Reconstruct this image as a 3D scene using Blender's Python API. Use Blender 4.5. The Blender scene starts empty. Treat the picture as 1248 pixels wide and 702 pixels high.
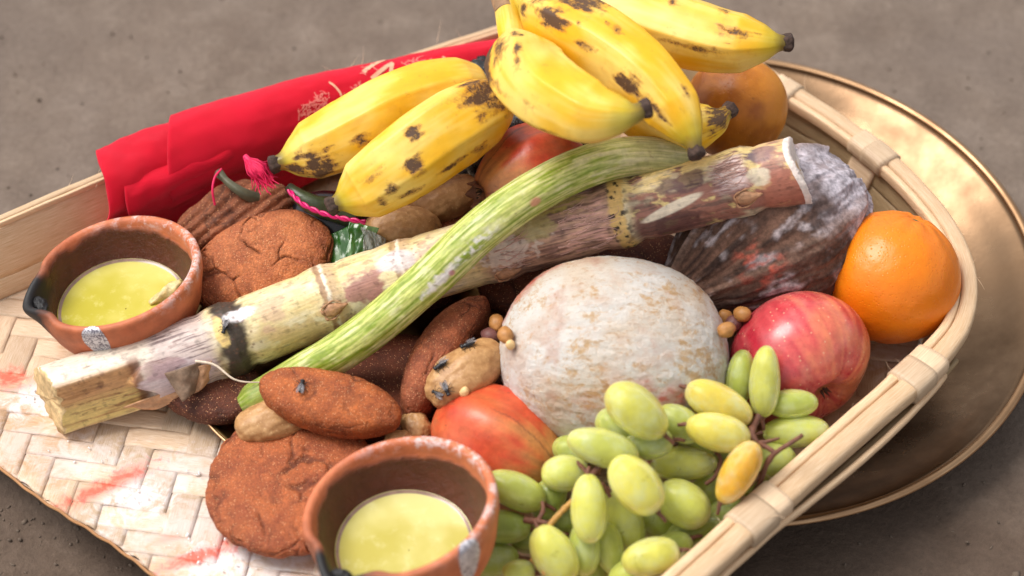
import bpy, bmesh, math, random
import numpy as np
from mathutils import Vector

random.seed(7)
RNG = np.random.default_rng(7)
CM = 0.01
scene = bpy.context.scene
COL = scene.collection

# ------------------------------------------------------------------ camera
PITCH = math.radians(48)
DIST = 122.5            # cm from the aim point
FOC = 75.0
CC = np.array([0, -math.cos(PITCH), math.sin(PITCH)])    # towards the camera
CR = np.array([1.0, 0, 0])
CU = np.array([0, math.sin(PITCH), math.cos(PITCH)])
AIM = np.array([0, 0, 5.0])
CAM = AIM + CC * DIST
FPX = FOC / 36 * 1248
cd = bpy.data.cameras.new('camera')
cd.lens = FOC
cd.sensor_width = 36
cd.clip_start = 0.05
cd.clip_end = 100
cd.dof.use_dof = True
cd.dof.focus_distance = 1.185
cd.dof.aperture_fstop = 4.6
cam = bpy.data.objects.new('camera', cd)
COL.objects.link(cam)
cam.location = Vector(CAM * CM)
cam.rotation_euler = (math.pi / 2 - PITCH, 0, 0)
scene.camera = cam

# ------------------------------------------------------------------ light
w = bpy.data.worlds.new("World")
scene.world = w
w.use_nodes = True
nt = w.node_tree
nt.nodes.clear()
wo = nt.nodes.new('ShaderNodeOutputWorld')
bg = nt.nodes.new('ShaderNodeBackground')
sky = nt.nodes.new('ShaderNodeTexSky')
hs = nt.nodes.new('ShaderNodeHueSaturation')
sky.sky_type = 'NISHITA'
sky.sun_disc = False
SUN_EL, SUN_AZ = 60, -72       # azimuth measured from +Y towards -X
sky.sun_elevation = math.radians(SUN_EL)
sky.sun_rotation = math.radians(SUN_AZ)
sky.dust_density = 3.0
sky.air_density = 1.0
hs.inputs['Saturation'].default_value = 0.12
nt.links.new(sky.outputs[0], hs.inputs['Color'])
nt.links.new(hs.outputs[0], bg.inputs['Color'])
bg.inputs['Strength'].default_value = 0.13
nt.links.new(bg.outputs[0], wo.inputs['Surface'])

sl = bpy.data.lights.new('sun', 'SUN')
sl.energy = 1.75
sl.angle = math.radians(30)
sl.color = (1.0, 0.94, 0.87)
so = bpy.data.objects.new('sun', sl)
COL.objects.link(so)
el, az = math.radians(SUN_EL), math.radians(SUN_AZ)
sdir = Vector((math.sin(az) * math.cos(el), math.cos(az) * math.cos(el), math.sin(el)))
so.rotation_euler = sdir.to_track_quat('Z', 'Y').to_euler()
so.location = sdir * 3

scene.view_settings.view_transform = 'Standard'
scene.view_settings.look = 'None'
scene.view_settings.exposure = 0.62
scene.view_settings.gamma = 1
scene.cycles.max_bounces = 8
scene.cycles.use_denoising = True

# ------------------------------------------------------------------ helpers
F0 = 3.3        # height of the basket floor above the ground, cm


def P(px, py, h):
    """point of the place h cm above the basket floor seen near that spot of the photo"""
    d = -CC * FPX + CR * (px - 624) - CU * (py - 351)
    t = (F0 + h - CAM[2]) / d[2]
    return CAM + d * t


def cmpx(p):
    return float(np.dot(CAM - p, CC)) / FPX


def nrm(v):
    v = np.asarray(v, float)
    return v / (np.linalg.norm(v, axis=-1, keepdims=True) + 1e-12)


def L(r, g, b):
    c = np.array([r, g, b], float) / 255
    return np.where(c <= 0.04045, c / 12.92, ((c + 0.055) / 1.055) ** 2.4)


def sm(a, b, x):
    t = np.clip((x - a) / (b - a), 0, 1)
    return t * t * (3 - 2 * t)


def mixc(a, b, f):
    f = np.clip(np.asarray(f), 0, 1)[..., None]
    return np.asarray(a) * (1 - f) + np.asarray(b) * f


_perm = np.random.default_rng(11).permutation(256)
_perm = np.concatenate([_perm, _perm, _perm])
_grad = nrm(np.random.default_rng(5).normal(size=(256, 3)))


def pn(X, seed=0):
    X = np.asarray(X, float) + seed * 17.37
    shp = X.shape[:-1]
    X = X.reshape(-1, 3)
    I = np.floor(X).astype(int)
    f = X - I
    u = f * f * f * (f * (f * 6 - 15) + 10)
    out = np.zeros(len(X))
    for dx in (0, 1):
        for dy in (0, 1):
            for dz in (0, 1):
                h = _perm[(_perm[(_perm[(I[:, 0] + dx) & 255] + I[:, 1] + dy) & 255] + I[:, 2] + dz) & 255]
                g = _grad[h]
                dot = g[:, 0] * (f[:, 0] - dx) + g[:, 1] * (f[:, 1] - dy) + g[:, 2] * (f[:, 2] - dz)
                wgt = (u[:, 0] if dx else 1 - u[:, 0]) * (u[:, 1] if dy else 1 - u[:, 1]) * (u[:, 2] if dz else 1 - u[:, 2])
                out += dot * wgt
    return (out * 1.8).reshape(shp)


def fbm(X, o=4, seed=0, gain=0.5):
    X = np.asarray(X, float)
    s, a, t = 0, 1.0, 0
    for i in range(o):
        s = s + a * pn(X * 2 ** i, seed + i)
        t += a
        a *= gain
    return s / t


def worley(X, cell, seed=0):
    """F1 and F2 of jittered cells"""
    X = np.asarray(X, float) / cell
    I = np.floor(X).astype(int)
    f1 = np.full(len(X), 9.0)
    f2 = np.full(len(X), 9.0)
    for dx in (-1, 0, 1):
        for dy in (-1, 0, 1):
            for dz in (-1, 0, 1):
                J = I + [dx, dy, dz]
                h = _perm[(_perm[(_perm[(J[:, 0] + seed) & 255] + J[:, 1]) & 255] + J[:, 2]) & 255]
                pt = J + 0.5 + 0.42 * np.stack([np.sin(h * 1.7), np.sin(h * 2.9 + 1), np.sin(h * 4.3 + 2)], -1)
                d = np.linalg.norm(X - pt, axis=1)
                n1 = np.minimum(f1, d)
                f2 = np.minimum(np.maximum(f1, d), f2)
                f1 = n1
    return f1, f2


ORG = {}


def tag(o, label=None, cat=None, group=None, kind=None):
    if label:
        o['label'] = label
    if cat:
        o['category'] = cat
    if group:
        o['group'] = group
    if kind:
        o['kind'] = kind
    return o


def thing(name, label, cat, org, group=None):
    o = bpy.data.objects.new(name, None)
    o.empty_display_size = 0.01
    COL.objects.link(o)
    o.location = Vector(np.asarray(org) * CM)
    ORG[o.name] = np.asarray(org, float)
    return tag(o, label, cat, group)


def mesh(name, V, F, m, parent=None, org=None, col=None, uv=None, smooth=True, extra=None):
    V = np.asarray(V, float).reshape(-1, 3)
    if parent is not None:
        org = ORG[parent.name]
    elif org is None:
        lo, hi = V.min(0), V.max(0)
        org = np.array([(lo[0] + hi[0]) / 2, (lo[1] + hi[1]) / 2, lo[2]])
    me = bpy.data.meshes.new(name)
    W = (V - org) * CM
    if isinstance(F, np.ndarray):
        k = F.shape[1]
        me.vertices.add(len(W))
        me.vertices.foreach_set('co', W.ravel())
        me.loops.add(F.size)
        me.loops.foreach_set('vertex_index', F.ravel().astype(np.int32))
        me.polygons.add(len(F))
        me.polygons.foreach_set('loop_start', np.arange(0, F.size, k, dtype=np.int32))
        me.polygons.foreach_set('loop_total', np.full(len(F), k, dtype=np.int32))
        me.update(calc_edges=True)
        me.validate()
    else:
        me.from_pydata(W.tolist(), [], [tuple(int(i) for i in f) for f in F])
        me.update()
    if smooth:
        me.polygons.foreach_set('use_smooth', np.ones(len(me.polygons), bool))
    if col is not None:
        a = me.color_attributes.new('Col', 'FLOAT_COLOR', 'POINT')
        c = np.ones((len(W), 4))
        c[:, :3] = np.broadcast_to(np.asarray(col).reshape(-1, 3), (len(W), 3))
        a.data.foreach_set('color', c.ravel())
    for k, v in (extra or {}).items():
        a = me.attributes.new(k, 'FLOAT', 'POINT')
        a.data.foreach_set('value', np.asarray(v, float).ravel())
    if uv is not None:
        l = me.uv_layers.new(name='UVMap')
        vi = np.zeros(len(me.loops), dtype=np.int32)
        me.loops.foreach_get('vertex_index', vi)
        l.data.foreach_set('uv', np.asarray(uv, float).reshape(-1, 2)[vi].ravel())
    me.materials.append(m)
    o = bpy.data.objects.new(name, me)
    COL.objects.link(o)
    if parent is not None:
        o.parent = parent
    else:
        o.location = Vector(org * CM)
    ORG[o.name] = org
    return o


def gridF(nu, nv, wrap=False):
    """quads of an nu x nv vertex grid, wrapping in v"""
    i = np.arange(nu - 1)
    j = np.arange(nv if wrap else nv - 1)
    I, J = np.meshgrid(i, j, indexing='ij')
    a = I * nv + J
    b = I * nv + (J + 1) % nv
    return np.stack([a, b, b + nv, a + nv], -1).reshape(-1, 4)


def crom(pts, n):
    """Catmull-Rom through pts, n samples evenly spaced"""
    pts = np.asarray(pts, float)
    p = np.vstack([2 * pts[0] - pts[1], pts, 2 * pts[-1] - pts[-2]])
    out = []
    for i in range(1, len(p) - 2):
        t = np.linspace(0, 1, 24, endpoint=False)[:, None]
        a, b, c, d = p[i - 1], p[i], p[i + 1], p[i + 2]
        out.append(0.5 * ((2 * b) + (c - a) * t + (2 * a - 5 * b + 4 * c - d) * t ** 2 + (3 * b - a - 3 * c + d) * t ** 3))
    out.append(p[-2][None])
    q = np.vstack(out)
    s = np.concatenate([[0], np.cumsum(np.linalg.norm(np.diff(q, axis=0), axis=1))])
    u = np.linspace(0, s[-1], n)
    return np.stack([np.interp(u, s, q[:, k]) for k in range(q.shape[1])], 1), s[-1]


def prof(knots, t):
    """smooth interpolation of (t, value) knots"""
    k = np.asarray(knots, float)
    x = np.linspace(0, 1, 400)
    y = np.interp(x, k[:, 0], k[:, 1])
    ker = np.exp(-np.linspace(-2, 2, 13) ** 2)
    ker /= ker.sum()
    yp = np.concatenate([np.full(6, y[0]), y, np.full(6, y[-1])])
    return np.interp(t, x, np.convolve(yp, ker, 'valid'))


def tube_grid(path, nt_, nth, rad, shift=None, face=CC):
    """grid of a tube; theta 0 looks along 'face', +90 deg lies below it for a path going right"""
    C, length = crom(path, nt_)
    T = nrm(np.gradient(C, axis=0))
    e1 = nrm(face - (T @ face)[:, None] * T)
    e2 = np.cross(T, e1)
    t = np.linspace(0, 1, nt_)
    th = np.linspace(0, 2 * np.pi, nth, endpoint=False)
    TT, TH = np.meshgrid(t, th, indexing='ij')
    th0 = (TH + np.pi) % (2 * np.pi) - np.pi
    R = rad(TT, th0)
    V = C[:, None, :] + R[..., None] * (np.cos(TH)[..., None] * e1[:, None] + np.sin(TH)[..., None] * e2[:, None])
    if shift is not None:
        V = V + T[:, None, :] * shift(TT, th0)[..., None]
    return V, TT, th0, length, C, T, e1, e2


def tube(name, path, nt_, nth, rad, m, parent=None, colf=None, cap=True, org=None, shift=None, uvs=True, face=CC):
    V, TT, TH, length, C, T, e1, e2 = tube_grid(path, nt_, nth, rad, shift, face)
    F = gridF(nt_, nth, True)
    VV = V.reshape(-1, 3)
    col = None
    if colf is not None:
        col = colf(TT.ravel(), TH.ravel(), VV)
    uv = np.stack([TT.ravel() * length, (TH.ravel() + np.pi) * 1.0], -1)
    F = [tuple(f) for f in F.tolist()]
    if cap:
        n = len(VV)
        VV = np.vstack([VV, V[0].mean(0), V[-1].mean(0)])
        uv = np.vstack([uv, [0, 0], [length, 0]])
        if col is not None:
            col = np.vstack([col, col[0], col[len(col) - 1]])
        for j in range(nth):
            F.append((n, (j + 1) % nth, j))
            b = (nt_ - 1) * nth
            F.append((n + 1, b + j, b + (j + 1) % nth))
    return mesh(name, VV, F, m, parent, org, col, uv)


_ico = {}


def ico(lv):
    if lv not in _ico:
        bm = bmesh.new()
        bmesh.ops.create_icosphere(bm, subdivisions=lv, radius=1)
        V = np.array([v.co[:] for v in bm.verts])
        F = np.array([[v.index for v in f.verts] for f in bm.faces])
        bm.free()
        _ico[lv] = (nrm(V), F)
    return _ico[lv]


def basis(x, n):
    """columns X, Y, N with N kept and X made perpendicular to it"""
    n = nrm(n)
    x = np.asarray(x, float)
    x = nrm(x - np.dot(x, n) * n)
    return np.stack([x, np.cross(n, x), n], 1)


def blob(name, m, lv, fn, c, B, parent=None, label=None, cat=None, group=None, colf=None):
    U, F = ico(lv)
    Q = fn(U)
    col = colf(U, Q) if colf is not None else None
    V = Q @ np.asarray(B).T + c
    o = mesh(name, V, F, m, parent, None, col)
    return tag(o, label, cat, group)


# ---- keeping piled things from passing through each other: spheres along each
SPH_C = np.zeros((0, 3))
SPH_R = np.zeros(0)


def reg(cs, rs):
    global SPH_C, SPH_R
    cs = np.atleast_2d(cs)
    SPH_C = np.vstack([SPH_C, cs])
    SPH_R = np.concatenate([SPH_R, np.broadcast_to(rs, (len(cs),))])


def ell_pts(c, B, a):
    U, _ = ico(2)
    return c + (U * a) @ np.asarray(B).T


def ell_spheres(a, b, c, k=7):
    """spheres filling an ellipsoid with long axis x"""
    x = np.linspace(-1, 1, k) * (1 - min(b, c) / a * 0.85)
    cs = np.stack([x * a, 0 * x, 0 * x], 1)
    rs = min(b, c) * np.sqrt(np.clip(1 - (x * 0.95) ** 2, 0.15, 1)) * 1.0
    if min(b, c) < 0.7 * max(b, c):
        off = max(b, c) - min(b, c)
        d = np.array([0, 1, 0]) if b > c else np.array([0, 0, 1])
        f = np.sqrt(np.clip(1 - x ** 2, 0, 1))[:, None]
        cs = np.vstack([cs, cs + off * d * f, cs - off * d * f])
        rs = np.concatenate([rs, rs * .9, rs * .9])
    return cs, rs


def settle(px, py, h, B, a, tol=0.12):
    """raise an ellipsoid along its line of sight until it rests on what lies under it"""
    for k in range(60):
        c = P(px, py, h)
        q = ell_pts(c, B, np.asarray(a))
        if q[:, 2].min() < F0 + 0.05:
            h += 0.12
            continue
        if len(SPH_R):
            d = np.linalg.norm(q[:, None] - SPH_C[None], axis=2) - SPH_R[None]
            if d.min() < -tol:
                h += 0.12
                continue
        break
    return c


# ------------------------------------------------------------------ materials
class G:
    def __init__(s, name):
        s.m = bpy.data.materials.new(name)
        s.m.use_nodes = True
        s.t = s.m.node_tree
        s.t.nodes.clear()
        s.out = s.t.nodes.new('ShaderNodeOutputMaterial')
        s.b = s.n('ShaderNodeBsdfPrincipled')
        s.t.links.new(s.b.outputs[0], s.out.inputs['Surface'])

    def n(s, typ, ins=None, **pr):
        nd = s.t.nodes.new(typ)
        for k, v in pr.items():
            setattr(nd, k, v)
        for k, v in (ins or {}).items():
            s.put(nd.inputs[k], v)
        return nd

    def put(s, sock, v):
        if isinstance(v, bpy.types.NodeSocket):
            s.t.links.new(v, sock)
        elif isinstance(v, (tuple, list, np.ndarray)) and sock.type == 'RGBA':
            sock.default_value = (float(v[0]), float(v[1]), float(v[2]), 1)
        elif isinstance(v, (tuple, list, np.ndarray)):
            sock.default_value = [float(x) for x in v]
        else:
            sock.default_value = v

    def set(s, **k):
        for a, v in k.items():
            s.put(s.b.inputs[a.replace('_', ' ')], v)
        return s

    def obj(s):
        return s.n('ShaderNodeTexCoord').outputs['Object']

    def uv(s):
        return s.n('ShaderNodeTexCoord').outputs['UV']

    def map(s, v, scale=(1, 1, 1), loc=(0, 0, 0), rot=(0, 0, 0)):
        return s.n('ShaderNodeMapping', {'Vector': v, 'Scale': scale, 'Location': loc, 'Rotation': rot}).outputs[0]

    def noise(s, v, scale, detail=4, rough=0.55, dist=0.0):
        return s.n('ShaderNodeTexNoise', {'Vector': v, 'Scale': scale, 'Detail': detail, 'Roughness': rough, 'Distortion': dist}).outputs[0]

    def voro(s, v, scale, feature='F1', out='Distance'):
        return s.n('ShaderNodeTexVoronoi', {'Vector': v, 'Scale': scale}, feature=feature).outputs[out]

    def rng(s, v, a, b, c=0.0, d=1.0):
        return s.n('ShaderNodeMapRange', {'Value': v, 'From Min': a, 'From Max': b, 'To Min': c, 'To Max': d}, interpolation_type='SMOOTHSTEP').outputs[0]

    def ma(s, op, a, b=0.0):
        nd = s.n('ShaderNodeMath', operation=op)
        s.put(nd.inputs[0], a)
        s.put(nd.inputs[1], b)
        return nd.outputs[0]

    def mix(s, f, a, b, mode='MIX'):
        nd = s.n('ShaderNodeMix', data_type='RGBA', blend_type=mode)
        s.put(nd.inputs[0], f)
        s.put(nd.inputs[6], a)
        s.put(nd.inputs[7], b)
        return nd.outputs[2]

    def ramp(s, f, stops):
        nd = s.n('ShaderNodeValToRGB', {'Fac': f})
        e = nd.color_ramp.elements
        while len(e) < len(stops):
            e.new(0.5)
        for k, (p, c) in zip(e, stops):
            k.position = p
            k.color = (float(c[0]), float(c[1]), float(c[2]), 1)
        return nd.outputs[0]

    def bump(s, h, dist, strength=1.0, nrm_=None):
        ins = {'Height': h, 'Distance': dist * CM, 'Strength': strength}
        if nrm_ is not None:
            ins['Normal'] = nrm_
        return s.n('ShaderNodeBump', ins).outputs[0]

    def col(s):
        return s.n('ShaderNodeAttribute', attribute_name='Col').outputs['Color']

    def rnd(s):
        return s.n('ShaderNodeObjectInfo').outputs['Random']


def painted(name, rough=0.5, var=0.25, vscale=150, bumps=((400, 0.03),), sss=0.0, sssr=(1, .4, .2), coat=0.0, stretch=None, spec=0.5):
    """base colour from the mesh's own colour data, broken up by fine noise"""
    g = G(name)
    v = g.obj()
    if stretch is not None:
        u = g.map(g.uv(), stretch)
    c = g.col()
    nz = g.noise(v, vscale, 5, 0.65)
    f = g.rng(nz, 0.25, 0.75, 1 - var, 1 + var)
    comb = g.n('ShaderNodeCombineColor', {0: f, 1: f, 2: f}).outputs[0]
    c = g.mix(1.0, c, comb, 'MULTIPLY')
    nn = None
    for sc, d in bumps:
        nn = g.bump(g.noise(v, sc, 4, 0.6), d, 1.0, nn)
    if stretch is not None:
        st = g.noise(u, 1.0, 4, 0.6)
        f2 = g.rng(st, 0.3, 0.7, 1 - var * .8, 1 + var * .8)
        c = g.mix(1.0, c, g.n('ShaderNodeCombineColor', {0: f2, 1: f2, 2: f2}).outputs[0], 'MULTIPLY')
        nn = g.bump(st, 0.03, 1.0, nn)
    g.set(Base_Color=c, Roughness=rough, Specular_IOR_Level=spec)
    if nn is not None:
        g.set(Normal=nn)
    if sss:
        g.b.inputs['Subsurface Weight'].default_value = sss
        g.b.inputs['Subsurface Radius'].default_value = sssr
        g.b.inputs['Subsurface Scale'].default_value = 0.004
    if coat:
        g.b.inputs['Coat Weight'].default_value = coat
        g.b.inputs['Coat Roughness'].default_value = 0.25
    return g.m


def plain(name, c, rough=0.6, var=0.2, vscale=200, bump=(300, .02), metal=0, spec=.5, sss=0):
    g = G(name)
    v = g.obj()
    nz = g.noise(v, vscale, 5, 0.6)
    f = g.rng(nz, 0.25, 0.75, 1 - var, 1 + var)
    cc = g.mix(1.0, c, g.n('ShaderNodeCombineColor', {0: f, 1: f, 2: f}).outputs[0], 'MULTIPLY')
    g.set(Base_Color=cc, Roughness=rough, Metallic=metal, Specular_IOR_Level=spec)
    if bump:
        g.set(Normal=g.bump(g.noise(v, bump[0], 4, .6), bump[1]))
    if sss:
        g.b.inputs['Subsurface Weight'].default_value = sss
        g.b.inputs['Subsurface Scale'].default_value = 0.005
        g.b.inputs['Subsurface Radius'].default_value = (1, .8, .4)
    return g.m


def mat_ground():
    g = G('packed_earth')
    v = g.obj()
    big = g.noise(v, 6, 5, 0.6)
    med = g.noise(v, 30, 6, 0.65)
    fin = g.noise(v, 260, 5, 0.7)
    c = g.ramp(med, [(0.25, L(104, 90, 80)), (0.5, L(118, 104, 93)), (0.75, L(132, 118, 107))])
    c = g.mix(g.rng(big, 0.35, 0.65, 0, .6), c, L(106, 94, 86))
    f = g.rng(fin, .25, .75, .86, 1.13)
    c = g.mix(1, c, g.n('ShaderNodeCombineColor', {0: f, 1: f, 2: f}).outputs[0], 'MULTIPLY')
    sp = g.rng(g.voro(v, 55), 0.05, 0.10, 1, 0)
    c = g.mix(g.ma('MULTIPLY', sp, g.rng(med, .5, .6)), c, L(56, 46, 40))
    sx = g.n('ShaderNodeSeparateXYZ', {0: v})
    near_shade = g.ma('ADD', g.ma('MULTIPLY', sx.outputs[1], -6.0), g.ma('MULTIPLY', g.ma('SUBTRACT', big, .5), 1.6))  # shade painted into the foreground earth colour, along with its browner soil
    c = g.mix(g.rng(near_shade, .05, .9, 0, .75), c, g.mix(1, c, (.50, .42, .36), 'MULTIPLY'))
    g.set(Base_Color=c, Roughness=.9, Specular_IOR_Level=.2)
    g.set(Normal=g.bump(fin, .10, 1, g.bump(med, .35, .7)))
    return g.m


def mat_brass(name, a, b, rough=.34):
    g = G(name)
    v = g.obj()
    n1 = g.noise(v, 22, 6, .65)
    n2 = g.noise(v, 160, 4, .7)
    c = g.ramp(n1, [(.3, a), (.7, b)])
    g.set(Base_Color=c, Metallic=1.0, Roughness=g.rng(n1, .3, .7, rough + .12, rough - .05))
    g.set(Normal=g.bump(n2, .008, 1, g.bump(g.noise(v, 14, 2), .18, .5)))
    return g.m


def mat_bamboo(name, a, b, dark, smears=False, fib=40):
    g = G(name)
    u = g.uv()
    v = g.obj()
    rn = g.rnd()
    st = g.noise(g.map(u, (fib * .03, fib, 1)), 1.0, 4, .6)
    st2 = g.noise(g.map(u, (.5, 6, 1)), 1.0, 3, .6)
    c = g.ramp(st, [(.25, dark), (.42, a), (.7, b)])
    c = g.mix(g.rng(st2, .4, .7, 0, .5), c, a)
    f = g.rng(rn, 0, 1, .8, 1.1)
    c = g.mix(1, c, g.n('ShaderNodeCombineColor', {0: f, 1: f, 2: g.ma('MULTIPLY', f, .97)}).outputs[0], 'MULTIPLY')
    if smears:
        tan = g.rng(g.noise(v, 16, 3, .6), .5, .66, 0, .55)
        c = g.mix(tan, c, g.mix(1, c, (0.62, .42, .25), 'MULTIPLY'))
        nz = g.noise(v, 90, 6, .7, 1.5)
        nz2 = g.noise(g.map(v, (1, 1, 1), rot=(0, 0, .5)), 230, 4, .7)

        def smear(px, py, ang, lx, ly, soft=1.0):
            p = (P(px, py, 0) - ORG['basket']) * CM
            q = g.n('ShaderNodeVectorMath', {0: v, 1: tuple(p)}, operation='SUBTRACT').outputs[0]
            q = g.n('ShaderNodeVectorRotate', {'Vector': q, 'Angle': -ang}, rotation_type='Z_AXIS').outputs[0]
            q = g.map(q, (1 / (lx * CM), 1 / (ly * CM), 0))
            d = g.n('ShaderNodeVectorMath', {0: q}, operation='LENGTH').outputs['Value']
            d = g.ma('ADD', d, g.ma('MULTIPLY', g.ma('SUBTRACT', nz, .5), 3.4))
            d = g.ma('ADD', d, g.ma('MULTIPLY', g.ma('SUBTRACT', nz2, .5), 1.2))
            return g.rng(d, .0, 1.3, soft, 0)
        white = None
        for s_ in ((60, 485, .0, 3.2, 1.6, .9), (165, 605, .3, 2.6, 2.0, .85), (270, 680, .2, 3.2, 1.8, .9), (90, 560, 0, 4, 2.0, .5),
                   (215, 575, .1, 3.5, 1.8, .5), (235, 640, .2, 5, 2.2, .45), (330, 700, .1, 3.5, 2., .6), (25, 540, 0, 3, 2, .4),
                   (1105, 430, 0, 3, 2, .4)):
            x = smear(*s_)
            white = x if white is None else g.ma('MAXIMUM', white, x)
        c = g.mix(white, c, L(236, 230, 232))
        red = None
        for s_ in ((12, 462, 0.1, 1.5, .9, .95), (128, 592, .55, 2.9, .65, .95), (240, 678, .35, 2.6, .55, .95), (290, 652, .75, 2.2, .6, .9),
                   (205, 655, .3, 1.0, .4, .35)):
            x = smear(*s_)
            red = x if red is None else g.ma('MAXIMUM', red, x)
        c = g.mix(red, c, L(236, 96, 72))
    g.set(Base_Color=c, Roughness=.5, Specular_IOR_Level=.4)
    g.set(Normal=g.bump(st, .02, 1.0, g.bump(st2, .03, .6)))
    return g.m


M = {}

# ------------------------------------------------------------------ ground
g1 = np.sign(np.linspace(-1, 1, 321)) * np.abs(np.linspace(-1, 1, 321)) ** 2.2
X, Y = np.meshgrid(g1 * 600, g1 * 600 + 6, indexing='ij')
Z0 = fbm(np.stack([X / 9, Y / 9, 0 * X], -1), 5, 3) * 0.55 + fbm(np.stack([X / 1.9, Y / 1.9, 0 * X], -1), 3, 9) * 0.14
pit = sm(.32, .55, fbm(np.stack([X / 5, Y / 5, 0 * X + 4], -1), 3, 21))
Z0 = Z0 - pit * .5
Z0 = Z0 - 0.55
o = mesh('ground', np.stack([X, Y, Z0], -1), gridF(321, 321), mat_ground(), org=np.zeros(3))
tag(o, kind='structure')
# loose crumbs and chips of earth lying on the ground
U1, F1 = ico(1)
vv, ff, base = [], [], 0
for k in range(420):
    if k % 3 == 0:
        p = P(random.uniform(-40, 200), random.uniform(560, 740), 0)
    elif k % 3 == 1:
        p = P(random.uniform(900, 1290), random.uniform(20, 720), 0)
    elif k % 6 == 2:
        continue
    else:
        p = P(random.uniform(-40, 700), random.uniform(-40, 240), 0)
    r = random.uniform(.05, .17) * (2.2 if random.random() < .06 else 1)
    q = U1 * np.array([r, r * random.uniform(.4, 1), r * .55]) * (1 + .25 * RNG.normal(size=(len(U1), 1)))
    an = random.uniform(0, 6.28)
    q = q @ np.array([[math.cos(an), math.sin(an), 0], [-math.sin(an), math.cos(an), 0], [0, 0, 1]])
    zz = np.interp(0, [0, 1], [0, 0]) - 0.55 + 0.02
    gz = float(fbm(np.array([[p[0] / 9, p[1] / 9, 0]]), 5, 3)[0] * .55 + fbm(np.array([[p[0] / 1.9, p[1] / 1.9, 0]]), 3, 9)[0] * .14)
    vv.append(q + [p[0], p[1], zz + gz])
    ff.append(F1 + base)
    base += len(U1)
o = mesh('earth_crumbs', np.vstack(vv), np.vstack(ff), plain('earth_crumb', L(98, 84, 72), .9, .3, 90, None), org=np.zeros(3), smooth=False)
tag(o, kind='stuff', label='small dark crumbs of dry earth scattered over the brown ground', cat='earth crumbs')

# ------------------------------------------------------------------ brass tray under the basket
def revolve(pts, c, n=160, wob=None):
    pts = np.asarray(pts, float)
    ph = np.linspace(0, 2 * np.pi, n, endpoint=False)
    R = pts[:, 0][:, None] * np.ones(n)
    Zz = pts[:, 1][:, None] * np.ones(n)
    if wob is not None:
        R, Zz = wob(R, Zz, ph[None] + 0 * R)
    return np.stack([c[0] + R * np.cos(ph), c[1] + R * np.sin(ph), c[2] + Zz], -1)


TC = np.array([12.6, 3.75, 0.0])
brass = mat_brass('tarnished_brass', L(104, 82, 62), L(130, 104, 80), .29)
brass_rim = mat_brass('polished_brass', L(158, 122, 90), L(190, 154, 118), .33)
t = thing('brass_tray', 'large round tarnished brass tray with flared sides underneath the bamboo basket', 'tray', TC)
pr, _ = crom([(0.02, .25), (9, .25), (13.2, .3), (14.6, .6), (16.2, 1.3), (17.6, 2.2), (18.45, 2.62)], 46)
prb = np.vstack([pr, [(18.5, 2.54)], pr[::-1] + [0.12, -.22]])
V = revolve(prb, TC, 200)
mesh('tray_body', V, gridF(len(prb), 200, True), brass, t)
a = np.linspace(0, 2 * np.pi, 13)
rr = np.stack([18.62 + .26 * np.cos(a), 2.62 + .2 * np.sin(a)], 1)
V = revolve(rr, TC, 240)
mesh('tray_rim', V, gridF(13, 240, True), brass_rim, t)

# ------------------------------------------------------------------ winnowing basket
BO = P(600, 420, 0)
BO[2] = 1.0
basket = thing('basket', 'pale woven bamboo winnowing basket with raised bound rim holding all the offerings', 'basket', BO)
weave_m = mat_bamboo('woven_bamboo', L(206, 174, 144), L(234, 214, 194), L(156, 116, 84), True)
slat_m = mat_bamboo('bamboo_slat', L(214, 178, 140), L(240, 214, 184), L(184, 140, 98), False, 26)
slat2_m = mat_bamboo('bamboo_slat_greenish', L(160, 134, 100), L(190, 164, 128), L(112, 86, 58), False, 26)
edge_m = mat_bamboo('bamboo_edge', L(186, 130, 84), L(208, 160, 112), L(130, 82, 48), False, 20)
RIMH = 4.3
rim_px = [(-190, 352), (-90, 308), (0, 270), (120, 219), (250, 168), (400, 108), (520, 66), (600, 40), (680, 16), (770, 12), (865, 52),
          (955, 112), (1010, 147), (1070, 192), (1122, 243), (1158, 293), (1174, 345), (1166, 395), (1136, 436),
          (1096, 474), (1018, 543), (930, 620), (868, 676), (800, 738), (700, 830)]
rim_c, rim_len = crom([P(x, y, RIMH) for x, y in rim_px], 420)
Tr = nrm(np.gradient(rim_c, axis=0))
OUT = np.cross(Tr, [0, 0, -1.0])
ctr = rim_c.mean(0)
if np.dot(OUT[200], rim_c[200] - ctr) < 0:
    OUT = -OUT
OUT = nrm(OUT)
UPV = np.array([0, 0, 1.0])
s_rim = np.linspace(0, 1, 420)


def rim_at(px, py):
    """index of the rim sample seen nearest that spot"""
    q = rim_c - CAM
    dd = q @ -CC
    x = 624 + FPX * (q @ CR) / dd
    y = 351 - FPX * (q @ CU) / dd
    return int(np.argmin((x - px) ** 2 + (y - py) ** 2))


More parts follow.
